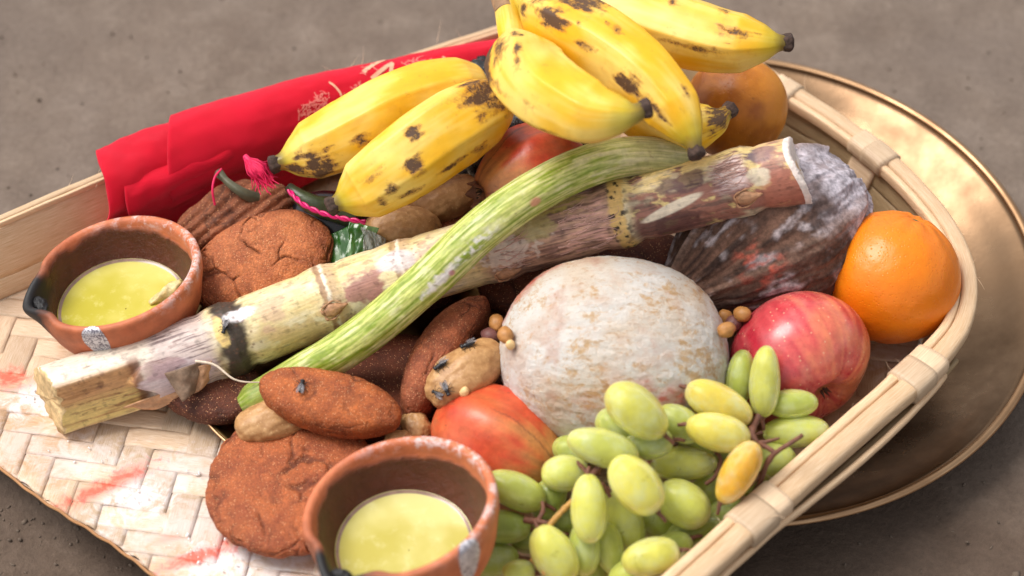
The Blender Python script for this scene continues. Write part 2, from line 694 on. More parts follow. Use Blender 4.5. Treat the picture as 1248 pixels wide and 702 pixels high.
def sweep(name, sec, m, i0=0, i1=420, parent=None, scale=None, step=1, wob=0.0, offs=None, label=None, seed=0):
    """closed section (outward, up) swept along the rim from sample i0 to i1"""
    idx = np.arange(i0, i1, step)
    sec = np.asarray(sec, float)
    k = len(sec)
    C = rim_c[idx]
    O = OUT[idx]
    sc = np.ones(len(idx)) if scale is None else scale(idx)
    d = np.cumsum(np.concatenate([[0], np.linalg.norm(np.diff(C, axis=0), axis=1)]))
    A = sec[None, :, 0] * sc[:, None]
    Bv = sec[None, :, 1] * sc[:, None]
    if offs is not None:
        oa, ob = offs(idx)
        A = A + oa[:, None]
        Bv = Bv + ob[:, None]
    if wob:
        q = np.stack([d / 3.0, 0 * d + seed, 0 * d], -1)
        A = A + (wob * fbm(q, 3, seed))[:, None]
        Bv = Bv + (wob * fbm(q, 3, seed + 40))[:, None]
    V = C[:, None] + A[..., None] * O[:, None] + Bv[..., None] * UPV
    per = np.concatenate([[0], np.cumsum(np.linalg.norm(np.diff(sec, axis=0), axis=1))])
    uv = np.stack(np.broadcast_arrays(d[:, None], per[None]), -1)
    n = len(idx)
    F = [tuple(f) for f in gridF(n, k, True).tolist()]
    F.append(tuple(range(k))[::-1])
    F.append(tuple((n - 1) * k + j for j in range(k)))
    o = mesh(name, V.reshape(-1, 3), F, m, parent or basket, None, None, uv.reshape(-1, 2))
    if label:
        o['label'] = label
    return o


def rsec(w_, h_, n=20, p=2.6, cx=0, cy=0):
    a = np.linspace(0, 2 * np.pi, n, endpoint=False)
    c, s = np.cos(a), np.sin(a)
    return np.stack([cx + w_ / 2 * np.sign(c) * np.abs(c) ** (2 / p), cy + h_ / 2 * np.sign(s) * np.abs(s) ** (2 / p)], 1)


LEAN = 1.6
# floor outline: rim moved inwards by the lean of the wall
floor_xy = (rim_c - OUT * LEAN)[:, :2]
mouth_a = P(-60, 528, 0)[:2]
mouth_b = P(190, 703, 0)[:2]
# mouth line, carried on to meet both sides
md = nrm(mouth_b - mouth_a)
mn = np.array([-md[1], md[0]])       # points inwards
if np.dot(mn, P(600, 400, 0)[:2] - mouth_a) < 0:
    mn = -mn


def mouth_d(q):
    s_ = (q - mouth_b) @ md
    # the open edge bows a little and steps from strip to strip
    return (q - mouth_b) @ mn + 0.0018 * s_ ** 2 * 0 + .12 * np.sin(s_ * .55) - .05


def inside(q):
    x, y = q[..., 0], q[..., 1]
    px_, py_ = floor_xy[:, 0], floor_xy[:, 1]
    poly = np.vstack([floor_xy[::6], floor_xy[-1] + [-60, -60], floor_xy[0] + [-60, -60]])
    ins = np.zeros(x.shape, bool)
    n = len(poly)
    for i in range(n):
        x1, y1 = poly[i]
        x2, y2 = poly[(i + 1) % n]
        c = ((y1 > y) != (y2 > y)) & (x < (x2 - x1) * (y - y1) / ((y2 - y1) or 1e-9) + x1)
        ins ^= c
    return ins & (mouth_d(q) > 0)


AW, BW = 1.36, 1.72
angA = math.radians(-8.5)
uA = np.array([math.cos(angA), math.sin(angA)])
uB = np.array([-math.sin(angA), math.cos(angA)])
org2 = P(300, 560, 0)[:2]


def weave_h(x, y):
    return np.clip(np.sin(2 * np.pi * (x + y) / 4) * 2.2, -1, 1)


def strip(i, fam):
    """one split-bamboo strip of the floor, over two and under two of the others"""
    wdt = AW if fam == 'A' else BW
    other = BW if fam == 'A' else AW
    u, v = (uA, uB) if fam == 'A' else (uB, uA)
    cs = (np.linspace(-.5, .5, 7)) * wdt * .985
    wav = .05
    lines = []
    tt = np.arange(-55, 55, .25)
    for c in cs:
        q = org2 + (i + .5) * wdt * v + c * v + tt[:, None] * u
        ins = inside(q)
        if ins.sum() < 4:
            return None
        k = np.where(ins)[0]
        lines.append((tt[k[0]], tt[k[-1]]))
    n = int(max(b - a for a, b in lines) / .27) + 4
    V = np.zeros((n, 14, 3))
    UV = np.zeros((n, 14, 2))
    sd = i * 3 + (0 if fam == 'A' else 500)
    for j, (c, (a, b)) in enumerate(zip(cs, lines)):
        tq = np.linspace(a, b, n)
        lat = c + wav * pn(np.stack([tq / 4, 0 * tq + sd, 0 * tq], -1), 3)
        q = org2 + ((i + .5) * wdt + lat)[:, None] * v + tq[:, None] * u
        if fam == 'A':
            hh = weave_h(tq / other, 0 * tq + i)
        else:
            hh = -weave_h(0 * tq + i, tq / other)
        e = abs(c) / (wdt / 2)
        crown = .028 * (1 - e ** 4) + .012 * pn(np.stack([tq / 2, 0 * tq + c * 2, 0 * tq + sd], -1), 7)
        z = F0 - .12 + .046 * hh + crown
        z = z + .10 * pn(np.stack([q[:, 0] / 9, q[:, 1] / 9, 0 * tq], -1), 5)
        V[:, j] = np.c_[q, z]
        V[:, 13 - j] = np.c_[q, z - .05 - crown * .5]
        UV[:, j] = np.c_[tq + sd * 7.3, np.full(n, c + sd * 1.7)]
        UV[:, 13 - j] = UV[:, j]
    F = [tuple(f) for f in gridF(n, 14, True).tolist()]
    F.append(tuple(range(14))[::-1])
    F.append(tuple((n - 1) * 14 + j for j in range(14)))
    return mesh('woven_strip', V.reshape(-1, 3), F, weave_m, basket, None, None, UV.reshape(-1, 2))


for i in range(-40, 60):
    strip(i, 'A')
for i in range(-40, 60):
    strip(i, 'B')

# bound edge of the open mouth
q = np.linspace(-26, 30, 160)
c2 = mouth_b + q[:, None] * md
for _ in range(3):
    c2 = c2 - mn * mouth_d(c2)[:, None]
zz = F0 - .1 + .05 * np.sin(q * 3.3) + .10 * pn(np.stack([c2[:, 0] / 9, c2[:, 1] / 9, 0 * q], -1), 5)
pth = np.c_[c2 - mn * (.02 + .05 * np.abs(np.sin(q * 1.83)))[:, None], zz]
keep = pth
tube('mouth_edge_strip', keep, 300, 8, lambda t, th: .085 + 0 * t, edge_m, basket)['label'] = 'thin brown bound edge along the open mouth'

# walls: bent slats standing on the floor edge, leaning outwards


def slat_sec(h0, h1, th=.16, bulge=.10):
    """lens section lying along the leaning wall between heights h0 and h1 (from the rim down)"""
    k = np.linspace(0, 1, 8)
    hh = h0 + (h1 - h0) * k
    ln = hh / RIMH * LEAN
    bl = bulge * np.sin(np.pi * k)
    a = np.stack([ln - bl * .9, hh], 1)
    b = np.stack([ln + th * np.sin(np.pi * k) ** .5 + th * .3, hh], 1)[::-1]
    return np.vstack([a, b])


def wscale(idx):
    return np.ones(len(idx))


iR0 = rim_at(760, 10)
sweep('bamboo_slat', slat_sec(-4.35, -3.15), slat_m, 0, 420, step=2, wob=.05, seed=1)
sweep('bamboo_slat', slat_sec(-3.2, -.1, .2, .16), slat_m, 0, iR0 + 12, step=2, wob=.05, seed=2)
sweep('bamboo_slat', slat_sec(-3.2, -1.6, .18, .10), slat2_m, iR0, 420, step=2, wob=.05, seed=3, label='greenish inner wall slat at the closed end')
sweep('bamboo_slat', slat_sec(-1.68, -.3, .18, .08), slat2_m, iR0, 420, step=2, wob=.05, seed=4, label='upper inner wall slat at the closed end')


def grow(idx):
    return .35 + .42 * sm(rim_at(560, 50), iR0 + 30, idx.astype(float)) + .23 * sm(rim_at(1170, 345), rim_at(1100, 474), idx.astype(float))


sweep('rim_strip', rsec(.62, 1.0, 20, 3.6, -.55, -.02), slat_m, 0, 420, scale=grow, step=2, wob=.04, seed=5, label='inner pale strip of the rim bundle')
sweep('rim_strip', rsec(1.22, 1.1, 24, 3.2, .36, .06), slat_m, 0, 420, scale=grow, step=2, wob=.05, seed=6, label='outer pale strip of the rim bundle')
i_f = rim_at(1136, 436)
sweep('rim_splint', rsec(.34, .5, 10, 3), slat_m, i_f, 420, step=2, wob=.05, seed=8,
      offs=lambda idx: (.95 + .35 * np.sin(np.clip((idx - i_f) / max(1, rim_at(930, 620) - i_f), 0, 1) * np.pi), 0 * idx - .75), label='loose thin splint under the front rim')
sweep('rim_splint', rsec(.3, .42, 10, 3), slat2_m, i_f - 6, 420, step=2, wob=.08, seed=9,
      offs=lambda idx: (.75 + 0 * idx, 0 * idx - 1.25), label='lower darker splint under the front rim')
# bindings wrapped round the rim
bind_m = mat_bamboo('binding_bast', L(206, 176, 146), L(230, 206, 178), L(168, 130, 96), False, 14)
for (bx, by, wd, skew) in ((955, 112, 5, 1), (1062, 186, 9, 2), (1118, 452, 9, 2), (925, 625, 10, 3), (300, 148, 6, 1)):
    i = rim_at(bx, by)
    sec = rsec(2.05, 1.42, 28, 3.4, .06, 0)
    if bx > 900:
        a_ = sec.copy()
        for part, (o0, o1, gr) in enumerate(((-wd // 2, 0, 1.0), (-1, wd // 2 + 1, 1.05))):
            sweep('rim_binding', a_ * gr * (.80 if by < 300 else 1.0), bind_m, i + o0, i + o1 + 1, step=1, wob=.03, seed=30 + part)
        if by < 300:
            # tail of the binding going down the inner face of the wall
            sweep('rim_binding', slat_sec(-3.9, -.3, .1, .2) + [-.16, 0], bind_m, i - wd // 2, i + wd // 2, step=1, seed=33)
# frayed fibres of bast at the front binding
fr = []
for k in range(26):
    i = rim_at(925, 625) + random.randint(-8, 12)
    p0 = rim_c[i] + OUT[i] * random.uniform(-.9, 1.1) + UPV * random.uniform(-.5, .7)
    d_ = nrm(RNG.normal(size=3) + OUT[i] * .6)
    l_ = random.uniform(.3, 1.0)
    path = [p0, p0 + d_ * l_ * .5 + UPV * .05, p0 + d_ * l_ + RNG.normal(size=3) * .12]
    V, *_ = tube_grid(path, 6, 4, lambda t, th: .012 + 0 * t)
    fr.append(V.reshape(-1, 3))
Fh = gridF(6, 4, True)
mesh('bast_fibres', np.vstack(fr), np.vstack([Fh + 24 * k for k in range(len(fr))]), bind_m, basket)['kind'] = 'stuff'

# ------------------------------------------------------------------ small brass plate in the basket
pc = P(255, 522, .7) + 9.8 * np.array([.8, .6, 0])
pc[2] = F0 + .12
t = thing('brass_plate', 'small brass plate under the pile, its thin rim showing below the sugarcane butt', 'plate', pc)
pr, _ = crom([(0.02, .0), (6.5, .0), (8.0, .08), (9.0, .45), (9.75, .95)], 24)
prb = np.vstack([pr, pr[::-1] + [.05, -.12]])
prb[-1, 0] = 0.02
mesh('plate_body', revolve(prb, pc, 120), gridF(len(prb), 120, True), mat_brass('old_brass', L(120, 96, 58), L(160, 130, 84), .32), t)
rr = np.stack([9.8 + .09 * np.cos(a), .98 + .07 * np.sin(a)], 1)
mesh('plate_rim', revolve(rr, pc, 160), gridF(13, 160, True), brass_rim, t)

# ================================================================== the offerings
ZUP = np.array([0, 0, 1.0])


def axes(ang, tilt_n=0.0, roll=0.0):
    """long axis at 'ang' degrees in the picture (positive = rising to the right), normal between
    straight up (tilt_n = 0) and facing the viewer (tilt_n = 1)"""
    n = nrm(ZUP * (1 - tilt_n) + CC * tilt_n + CR * roll)
    a_ = math.radians(ang)
    x = CR * math.cos(a_) + CU * math.sin(a_)
    x = x - np.dot(x, CC) * CC
    # slide the picture direction onto the plane square to n along the line of sight
    x = x - CC * (np.dot(x, n) / np.dot(CC, n))
    return basis(x, n)


# ---------------- thekua biscuits
def mat_biscuit(name, grain, spots=.8):
    g = G(name)
    v = g.obj()
    c = g.col()
    nz = g.noise(v, 800, 6, .8)
    f = g.rng(nz, .3, .72, .66, 1.38)
    c = g.mix(1, c, g.n('ShaderNodeCombineColor', {0: f, 1: f, 2: f}).outputs[0], 'MULTIPLY')
    vo = g.voro(v, 900)
    sp = g.ma('MULTIPLY', g.rng(vo, .15, .32, 1, 0), g.rng(g.noise(v, 420, 2), .46, .56))
    c = g.mix(g.ma('MULTIPLY', sp, spots), c, grain)
    n1 = g.bump(nz, .06, 1)
    n2 = g.bump(g.voro(v, 900), .03, 1, n1)
    g.set(Base_Color=c, Roughness=.62, Specular_IOR_Level=.45, Normal=n2)
    return g.m


bis_m = mat_biscuit('fried_biscuit', L(228, 168, 120))


def biscuit(px, py, h, abc, B, col0, col1, label, seed, ribs=None, crack=1.0, lv=6, bend=0.0, name='fried_biscuit', edgew=.45, cell=2.6, pinch=0):
    a_, b_, c_ = abc

    def shape(U):
        p = U.copy()
        r = np.hypot(p[:, 0], p[:, 1])
        z = np.sign(p[:, 2]) * np.abs(p[:, 2]) ** .62
        rr = np.minimum(1, r) ** .8 / (r + 1e-9)
        q = np.stack([p[:, 0] * rr * a_, p[:, 1] * rr * b_, z * c_], 1)
        if pinch:
            k = np.clip(-q[:, 0] / a_, 0, 1)
            q[:, 1] *= 1 - pinch * k ** 1.3
            k = np.clip(q[:, 0] / a_, 0, 1)
            q[:, 1] *= 1 - pinch * .45 * k ** 2
        wv = fbm(q * .35, 3, seed)
        q = q * (1 + .04 * wv[:, None])
        q[:, :2] *= (1 + .035 * fbm(np.c_[q[:, :2] * 1.1, 0 * r], 3, seed + 5))[:, None]
        wq = q + .55 * np.stack([fbm(q * .7, 3, seed + 1), fbm(q * .7, 3, seed + 2), fbm(q * .7, 3, seed + 3)], 1)
        f1, f2 = worley(wq, cell, seed)
        gate = sm(-.15, .3, fbm(q * .45, 2, seed + 8))
        ck = sm(.065, .0, f2 - f1) * gate
        g1_, g2_ = worley(wq * [1, 1, 1.6], cell * .42, seed + 9)
        rim = sm(.72, .97, np.hypot(q[:, 0] / a_, q[:, 1] / b_))
        ck2 = sm(.14, .0, g2_ - g1_) * np.clip(rim * 1.0 + .25 * gate * crack, 0, 1) * sm(-.25, .1, fbm(q * .6, 2, seed + 15))
        nrm_ = nrm(q / np.array([a_, b_, c_]) ** 2 * [.5, .5, 1])
        d = -.13 * ck * crack - .07 * ck2 * crack + .05 * fbm(q * 1.3, 3, seed + 4) + .022 * fbm(q * 6, 4, seed + 6)
        if ribs is not None:
            an, per, dep = ribs
            k = q[:, 0] * math.cos(an) + q[:, 1] * math.sin(an) + .25 * q[:, 1] ** 2 / b_ + .15 * fbm(q * .8, 2, seed)
            d = d + dep * (np.abs(np.sin(k * math.pi / per)) - .6) * sm(.1, .5, nrm_[:, 2])
        q = q + nrm_ * d[:, None]
        if bend:
            q[:, 1] += bend * (q[:, 0] / a_) ** 2
        shape.m = (ck, ck2, rim, fbm(q * .8, 4, seed + 12))
        return q

    def colf(U, Q):
        ck, ck2, rim, n_ = shape.m
        c = mixc(col0, col1, .5 + 1.1 * n_)
        c = mixc(c, np.array(col0) * 1.25, sm(.1, .5, fbm(Q * 1.7, 4, seed + 20)) * .45)
        c = mixc(c, np.array(col1) * .6, sm(.12, .5, fbm(Q * 1.1, 4, seed + 21)) * .5)
        c = mixc(c, col1 * .75, np.clip(rim * .35, 0, 1))
        c = mixc(c, np.array(col1) * .38, np.clip(ck + ck2 * .8, 0, 1) * .8)
        return c
    c = P(px, py, h)
    cs, rs = ell_spheres(a_, b_, c_)
    reg(cs @ B.T + c, rs)
    return blob(name, bis_m, lv, shape, c, B, None, label, 'biscuit', None, colf)


OR0, OR1 = L(188, 106, 56), L(154, 80, 42)
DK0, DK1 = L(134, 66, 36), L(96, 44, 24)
# hidden base of the pile that shows only through gaps
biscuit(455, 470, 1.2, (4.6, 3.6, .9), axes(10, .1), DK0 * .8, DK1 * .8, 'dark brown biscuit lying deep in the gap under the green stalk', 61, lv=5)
biscuit(255, 470, 1.6, (3.2, 2.3, .9), axes(-20, .1), DK0 * .6, DK1 * .6, 'very dark filler biscuit added to stand in for the shade below the charred node of the sugarcane', 62, lv=5)  # added filler, its darkened colour stands in for shade in the gap
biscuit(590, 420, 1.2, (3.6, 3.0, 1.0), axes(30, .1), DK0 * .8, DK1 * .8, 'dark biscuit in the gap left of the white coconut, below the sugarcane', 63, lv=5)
biscuit(556, 277, 2.6, (2.2, 1.7, 1.0), axes(8, .3), OR1, DK1, 'small reddish biscuit peeping over the sugarcane beside the rear pomegranate calyx', 64, lv=5)
biscuit(357, 588, 1.7, (4.65, 4.5, .75), axes(0, .12, -.05), L(178, 96, 50), L(146, 72, 38),
        'large round cracked red-brown biscuit lying flat on the weave by the front lamp', 12, lv=7, cell=3.2, crack=1.25)
biscuit(402, 491, 3.9, (3.95, 1.7, 1.15), axes(-13, .35), L(186, 100, 46), L(150, 74, 34),
        'thick smooth orange-brown biscuit on its side with a fly near its left end', 23, lv=6, crack=.45, cell=3.5)
biscuit(535, 434, 3.3, (4.1, 1.35, 2.0), axes(58, .55), L(168, 92, 56), L(130, 66, 40),
        'dark red-brown biscuit standing on edge beside the pale dough lump', 34, lv=6, crack=1.0, cell=1.7, bend=-.55)
biscuit(287, 268, 3.6, (3.9, 2.25, 1.2), axes(16, .5), L(146, 82, 48), L(112, 58, 32),
        'leaf-shaped brown biscuit with pressed ribs in front of the red cloth', 41, ribs=(-1.15, .62, .20), crack=.5, lv=6, pinch=.5)
biscuit(319, 321, 3.7, (4.25, 2.75, 1.2), axes(25, .55), L(192, 112, 64), L(156, 82, 46),
        'oval orange-brown biscuit with a long crack resting against the sugarcane', 55, lv=7, crack=1.5, cell=2.3)

biscuit(770, 322, 2.6, (3.4, 2.6, 1.0), axes(0, .2), DK0 * .7, DK1 * .7, 'dark filler biscuit added as gap shade under the sugarcane between white and brown coconuts', 65, lv=5)  # this and the next two: added fillers, gap shade put into their colour
biscuit(650, 345, 3.0, (3.2, 2.4, 1.0), axes(0, .2), DK0 * .9, DK1 * .8, 'dark reddish filler biscuit added as gap shade under the sugarcane just behind the white coconut', 66, lv=5)
biscuit(505, 330, 2.2, (3.0, 2.6, 1.0), axes(0, .2), DK0 * .8, DK1 * .7, 'dark filler biscuit added as gap shade under the crossing of green stalk and sugarcane', 67, lv=5)
# ---------------- sugarcane
NODES = [(.235, 1.0), (.372, .8), (.475, .6), (.605, .7), (.765, 1.0), (.925, .8)]


def cane_rad(t, th):
    r = prof([(0, 1.98), (.2, 2.0), (.45, 1.88), (.75, 1.86), (1, 1.9)], t)
    for n_, k in NODES:
        d = (t - n_) * 44
        r = r + .15 * k * np.exp(-(d / .7) ** 2) + .06 * k * np.exp(-((d - .35) / .14) ** 2) - .10 * k * np.exp(-((d - 1.1) / .25) ** 2) - .05 * k * np.exp(-((d + 1.2) / .3) ** 2)
    # bark sliced off flat near the butt and on one side in the middle
    q = np.cos(th - .62)
    cut = np.where(q > .2, 1.28 / np.clip(q, .2, 1), 9)
    k = sm(.125, .112, t + .012 * np.sin(th * 5))
    r = r * (1 - k) + np.minimum(r, cut) * k
    # small dents
    r = r + .03 * fbm(np.stack([t * 30, np.cos(th) * 1.2, np.sin(th) * 1.2], -1), 3, 2)
    return r


def cane_shift(t, th):
    return sm(.93, 1, t) * (-.38 * np.cos(th + .9) + .1 * np.sin(th * 3)) + sm(.10, 0, t) * (.75 * np.cos(th - .2)) + sm(.03, 0, t) * .28 * fbm(np.stack([np.cos(th) * 6, np.sin(th) * 6, 0 * t], -1), 3, 12)


def cane_col(t, th, V):
    q = np.stack([t * 44, np.cos(th) * 1.9, np.sin(th) * 1.9], -1)
    n1 = fbm(q * [.25, .6, .6], 4, 31)
    n2 = fbm(q * [.9, 1.6, 1.6], 4, 32)
    n3 = fbm(q * [.35, 6, 6], 4, 33)       # lengthwise streaks
    n4 = fbm(q * [2.5, 2.5, 2.5], 4, 34)
    cream = L(230, 212, 172)
    yel = L(214, 190, 124)
    c = mixc(cream, yel, .45 + n1)
    c = mixc(c, L(232, 222, 200), sm(.0, .6, n2) * .5)
    c = mixc(c, L(196, 176, 120), sm(.1, .5, n3) * .5)

    def blotch(t0, th0, dt, dth, col, f, edge=.6, nn=n2):
        nonlocal c
        d = np.hypot((t - t0) / dt, (((th - th0) + np.pi) % (2 * np.pi) - np.pi) / dth) + nn * edge
        c = mixc(c, col, sm(1.1, .75, d) * f)
    # butt: washed grey-white wood with fine dark lines towards the first node
    c = mixc(c, L(226, 212, 196), sm(.215, .19, t) * .9)
    k = sm(.13, .155, t) * sm(.225, .21, t)
    c = mixc(c, L(196, 176, 172), k * .8)
    lines = sm(.12, .22, fbm(q * [.35, 13, 13] + [0, 0, 0], 2, 36)) * k * sm(.5, .9, np.abs(th + .1) * 0 + 1)
    c = mixc(c, L(96, 74, 78), lines * .75)
    # sliced face
    cutf = sm(.125, .112, t) * sm(1.05, .80, np.abs(th - .62))
    c = mixc(c, mixc(L(198, 152, 104), L(214, 188, 118), sm(.2, .95, th)), cutf)
    c = mixc(c, L(168, 122, 78), cutf * sm(.0, .4, n3) * .8)
    c = mixc(c, L(116, 82, 56), cutf * sm(.30, .5, n2) * .7)
    c = mixc(c, L(120, 76, 56), sm(.012, .004, np.abs(t - .118 - .004 * n4)) * sm(1.2, .9, np.abs(th - .62)) * .8)
    blotch(.165, .55, .045, .6, L(206, 186, 188), .8)
    blotch(.150, .1, .03, .3, L(150, 110, 112), .6)
    # charred first node
    d = np.abs(t - .243 + .006 * n4 + .004 * np.sin(th * 2))
    c = mixc(c, L(44, 34, 36), sm(.026, .012, d + .01 * n2) * .95)
    blotch(.232, -.25, .008, .5, L(226, 196, 126), 1, .4, n4)
    blotch(.262, -.55, .022, .22, L(236, 230, 232), .95, .3)
    # faint node rings
    for t0, f in ((.372, .85), (.475, .6)):
        c = mixc(c, L(140, 100, 72), sm(.006, .002, np.abs(t - t0 + .004 * n4)) * f)
        c = mixc(c, L(206, 170, 140), sm(.016, .004, np.abs(t - t0 - .012 + .006 * n4)) * .6)
        c = mixc(c, L(236, 226, 206), sm(.004, .001, np.abs(t - t0 - .006 + .003 * n4)) * .8)
    blotch(.425, .1, .035, .55, L(160, 104, 104), .85, .9)
    blotch(.33, .6, .05, .5, L(206, 170, 120), .5, 1.2)
    blotch(.30, -.3, .02, .4, L(200, 160, 140), .5, 1.2)
    blotch(.52, -.2, .03, .6, L(176, 128, 120), .6, 1.2)
    blotch(.44, .5, .03, .4, L(186, 132, 128), .5, .9)
    blotch(.478, -.45, .028, .34, L(214, 202, 204), .9, .5)
    f1, _f = worley((np.stack([t * 44, th * 1.9, 0 * t], -1)), .34, 7)
    for t0 in (.243, .372, .475, .768, .925):
        c = mixc(c, L(112, 78, 58), sm(.030, .014, np.abs(t - t0 - .014)) * sm(.30, .16, f1) * .6)
    # dark fibrous stretch under the green stalk
    k = sm(.555, .60, t + .02 * n2) * sm(.775, .755, t)
    c = mixc(c, mixc(L(190, 146, 126), L(104, 66, 66), .5 + 2.0 * n3 + 1.0 * n2), k * .9)
    blotch(.62, .1, .04, .6, L(206, 190, 176), .85, 1.3, n4)
    blotch(.66, -.3, .03, .5, L(176, 160, 104), .8, .8)
    blotch(.70, -.7, .03, .35, L(190, 172, 96), .8, .9)
    fl = sm(.05, .25, fbm(q * [.8, 7, 7], 3, 38)) * sm(.66, .70, t) * sm(.755, .745, t)
    c = mixc(c, L(210, 160, 152), fl * .6)
    # yellow node ring with black specks
    d = np.abs(t - .768 + .004 * np.sin(th * 2 + 1))
    c = mixc(c, L(214, 176, 104), sm(.012, .007, d + .006 * n4) * .85)
    c = mixc(c, L(44, 36, 34), sm(.020, .005, d) * sm(.12, .28, n4))
    # mottled purple and yellow length
    k = sm(.775, .79, t)
    pk = mixc(L(226, 200, 134), L(150, 92, 84), sm(-.02, .14, n2 + .35 * np.sin(th * 1.3 + .6)))
    pk = mixc(pk, L(92, 60, 64), sm(.1, .28, n2 * .6 + n3 * .8) * .8)
    c = mixc(c, pk, k * .9)
    c = mixc(c, L(214, 200, 166), k * sm(.12, .4, n1 + .3 * n2) * .7)
    blotch(.835, .9, .04, .5, L(92, 60, 58), .8, 1.0)
    blotch(.855, -.35, .035, .35, L(98, 70, 74), .8, .9)
    blotch(.80, .75, .03, .4, L(92, 64, 60), .6, 1.0)
    # long white slash
    ds = np.hypot((t - .833) / .042, (th - .28 + (t - .833) * 5.2) / .16)
    c = mixc(c, L(232, 216, 192), sm(1.1, .85, ds))
    # pale torn fibres at the last node
    fl = sm(.0, .16, fbm(q * [.5, 8, 8], 3, 39))
    k = sm(.885, .90, t + .01 * n2) * sm(.94, .925, t) * sm(.75, .3, np.abs(th + .35))
    c = mixc(c, mixc(L(226, 204, 200), L(150, 112, 110), fl), k * .9)
    c = mixc(c, L(170, 104, 84), sm(.935, .955, t) * .8 * sm(-.4, .2, th))
    blotch(.962, -.75, .024, .35, L(96, 84, 104), .9, .6)
    c = mixc(c, L(198, 152, 128), sm(.94, .96, t) * sm(-.2, -.5, th) * .4)
    blotch(.95, -.1, .02, .25, L(214, 202, 178), .8, .6)
    c = mixc(c, c * .5, sm(.28, .45, n4 + .3 * n3) * .6)
    c = mixc(c, L(120, 84, 78), sm(.28, .42, fbm(q * [1.2, 3.5, 3.5], 4, 88)) * .4)
    return c


cane_path = [P(62, 488, 1.7), P(235, 431, 3.0), P(435, 353, 4.6), P(620, 297, 6.6), P(805, 246, 8.8), P(975, 208, 10.6)]
CN = P(500, 330, 3)
cane = thing('sugarcane', 'long jointed piece of sugarcane laid across the basket, butt sliced and one node charred', 'sugarcane',
             [P(500, 340, 3)[0], P(500, 340, 3)[1], F0 + 2])
cane_m = painted('cane_bark', .42, .12, 260, ((500, .02),), stretch=(.8, 14, 1), spec=.35)
tube('cane_stalk', cane_path, 620, 220, cane_rad, cane_m, cane, cane_col, shift=cane_shift)
Cc, _ = crom(cane_path, 60)
reg(Cc, 1.95)
CV, CT, CTH, CL, CCn, CTan, Ce1, Ce2 = tube_grid(cane_path, 400, 72, cane_rad, cane_shift)


def cane_pt(t, th, up=0.0):
    C = np.array([np.interp(t, np.linspace(0, 1, 400), CCn[:, k]) for k in range(3)])
    i = int(np.clip(t, 0, 1) * 399)
    d = math.cos(th) * Ce1[i] + math.sin(th) * Ce2[i]
    r = float(cane_rad(np.array(t), np.array(th)))
    return C + d * (r + up), d, CTan[i]


# pale pith of the cut top end, with a ragged lip
nth = 72
ring = CV[-1]
cen = ring.mean(0)
Tn = CTan[-1]
rows = []
for k, (f, o_) in enumerate([(1.005, -.25), (1.02, .02), (.98, .10), (.86, .10), (.6, .02), (.3, .0), (.02, 0)]):
    jag = .10 * pn(np.stack([np.arange(nth) * .9, np.full(nth, k * .3), np.zeros(nth)], -1), 4) * (1 if k in (1, 2) else .3)
    rows.append(cen + (ring - cen) * f + Tn * (o_ + jag)[:, None])
pith_m = plain('cane_pith', L(226, 212, 204), .75, .2, 300, (700, .06))
mesh('cut_end', np.array(rows), gridF(7, nth, True), pith_m, cane)
ring = CV[0]
cen = ring.mean(0)
rows = [cen + (ring - cen) * f - CTan[0] * o_ for f, o_ in ((.99, -.05), (1.0, .04), (.8, .08), (.4, .05), (.02, .04))]
mesh('cut_end', np.array(rows), gridF(5, 72, True), plain('cane_butt', L(206, 176, 128), .8, .3, 200, (500, .08)), cane)['label'] = 'yellowish fibrous butt end'
# buds and their scars on the nodes
bud_m = plain('cane_bud', L(176, 130, 96), .6, .3, 300, (500, .04))
for t_, th_, sc in ((.376, .32, 1.0), (.928, .45, 1.05), (.607, .95, 1.0), (.482, .6, .6)):
    p, d, tn = cane_pt(t_, th_, -.12)
    B = basis(tn, d)

    def fb(U, sc=sc):
        q = U * [.60 * sc, .42 * sc, .30 * sc]
        q[:, 1] *= 1 - .75 * np.clip(U[:, 0], 0, 1) ** 1.5
        q[:, 0] += .25 * sc * np.clip(U[:, 0], 0, 1) ** 2
        return q * (1 + .10 * fbm(U * 3, 3, 5)[:, None])
    blob('bud', bud_m, 4, fb, p, B, cane)
    # wrinkled ring round the bud
    pth = [p + B @ np.array([(.62 + .10 * math.sin(3 * k + sc)) * sc * math.cos(k) - .06, (.48 + .07 * math.sin(2 * k)) * sc * math.sin(k), .13]) for k in np.linspace(.5, 2 * np.pi - .5, 14)]
    tube('bud_scar', pth, 60, 6, lambda t, th: .05 * (1 + .5 * np.sin(t * 41)) * (.3 + np.sin(np.pi * t)), bud_m, cane)
# dried leaf-sheath scraps
flap_m = plain('dry_sheath', L(128, 104, 84), .75, .3, 220, (400, .05))
flap2_m = plain('pale_dry_sheath', L(196, 150, 112), .7, .25, 220, (400, .04))


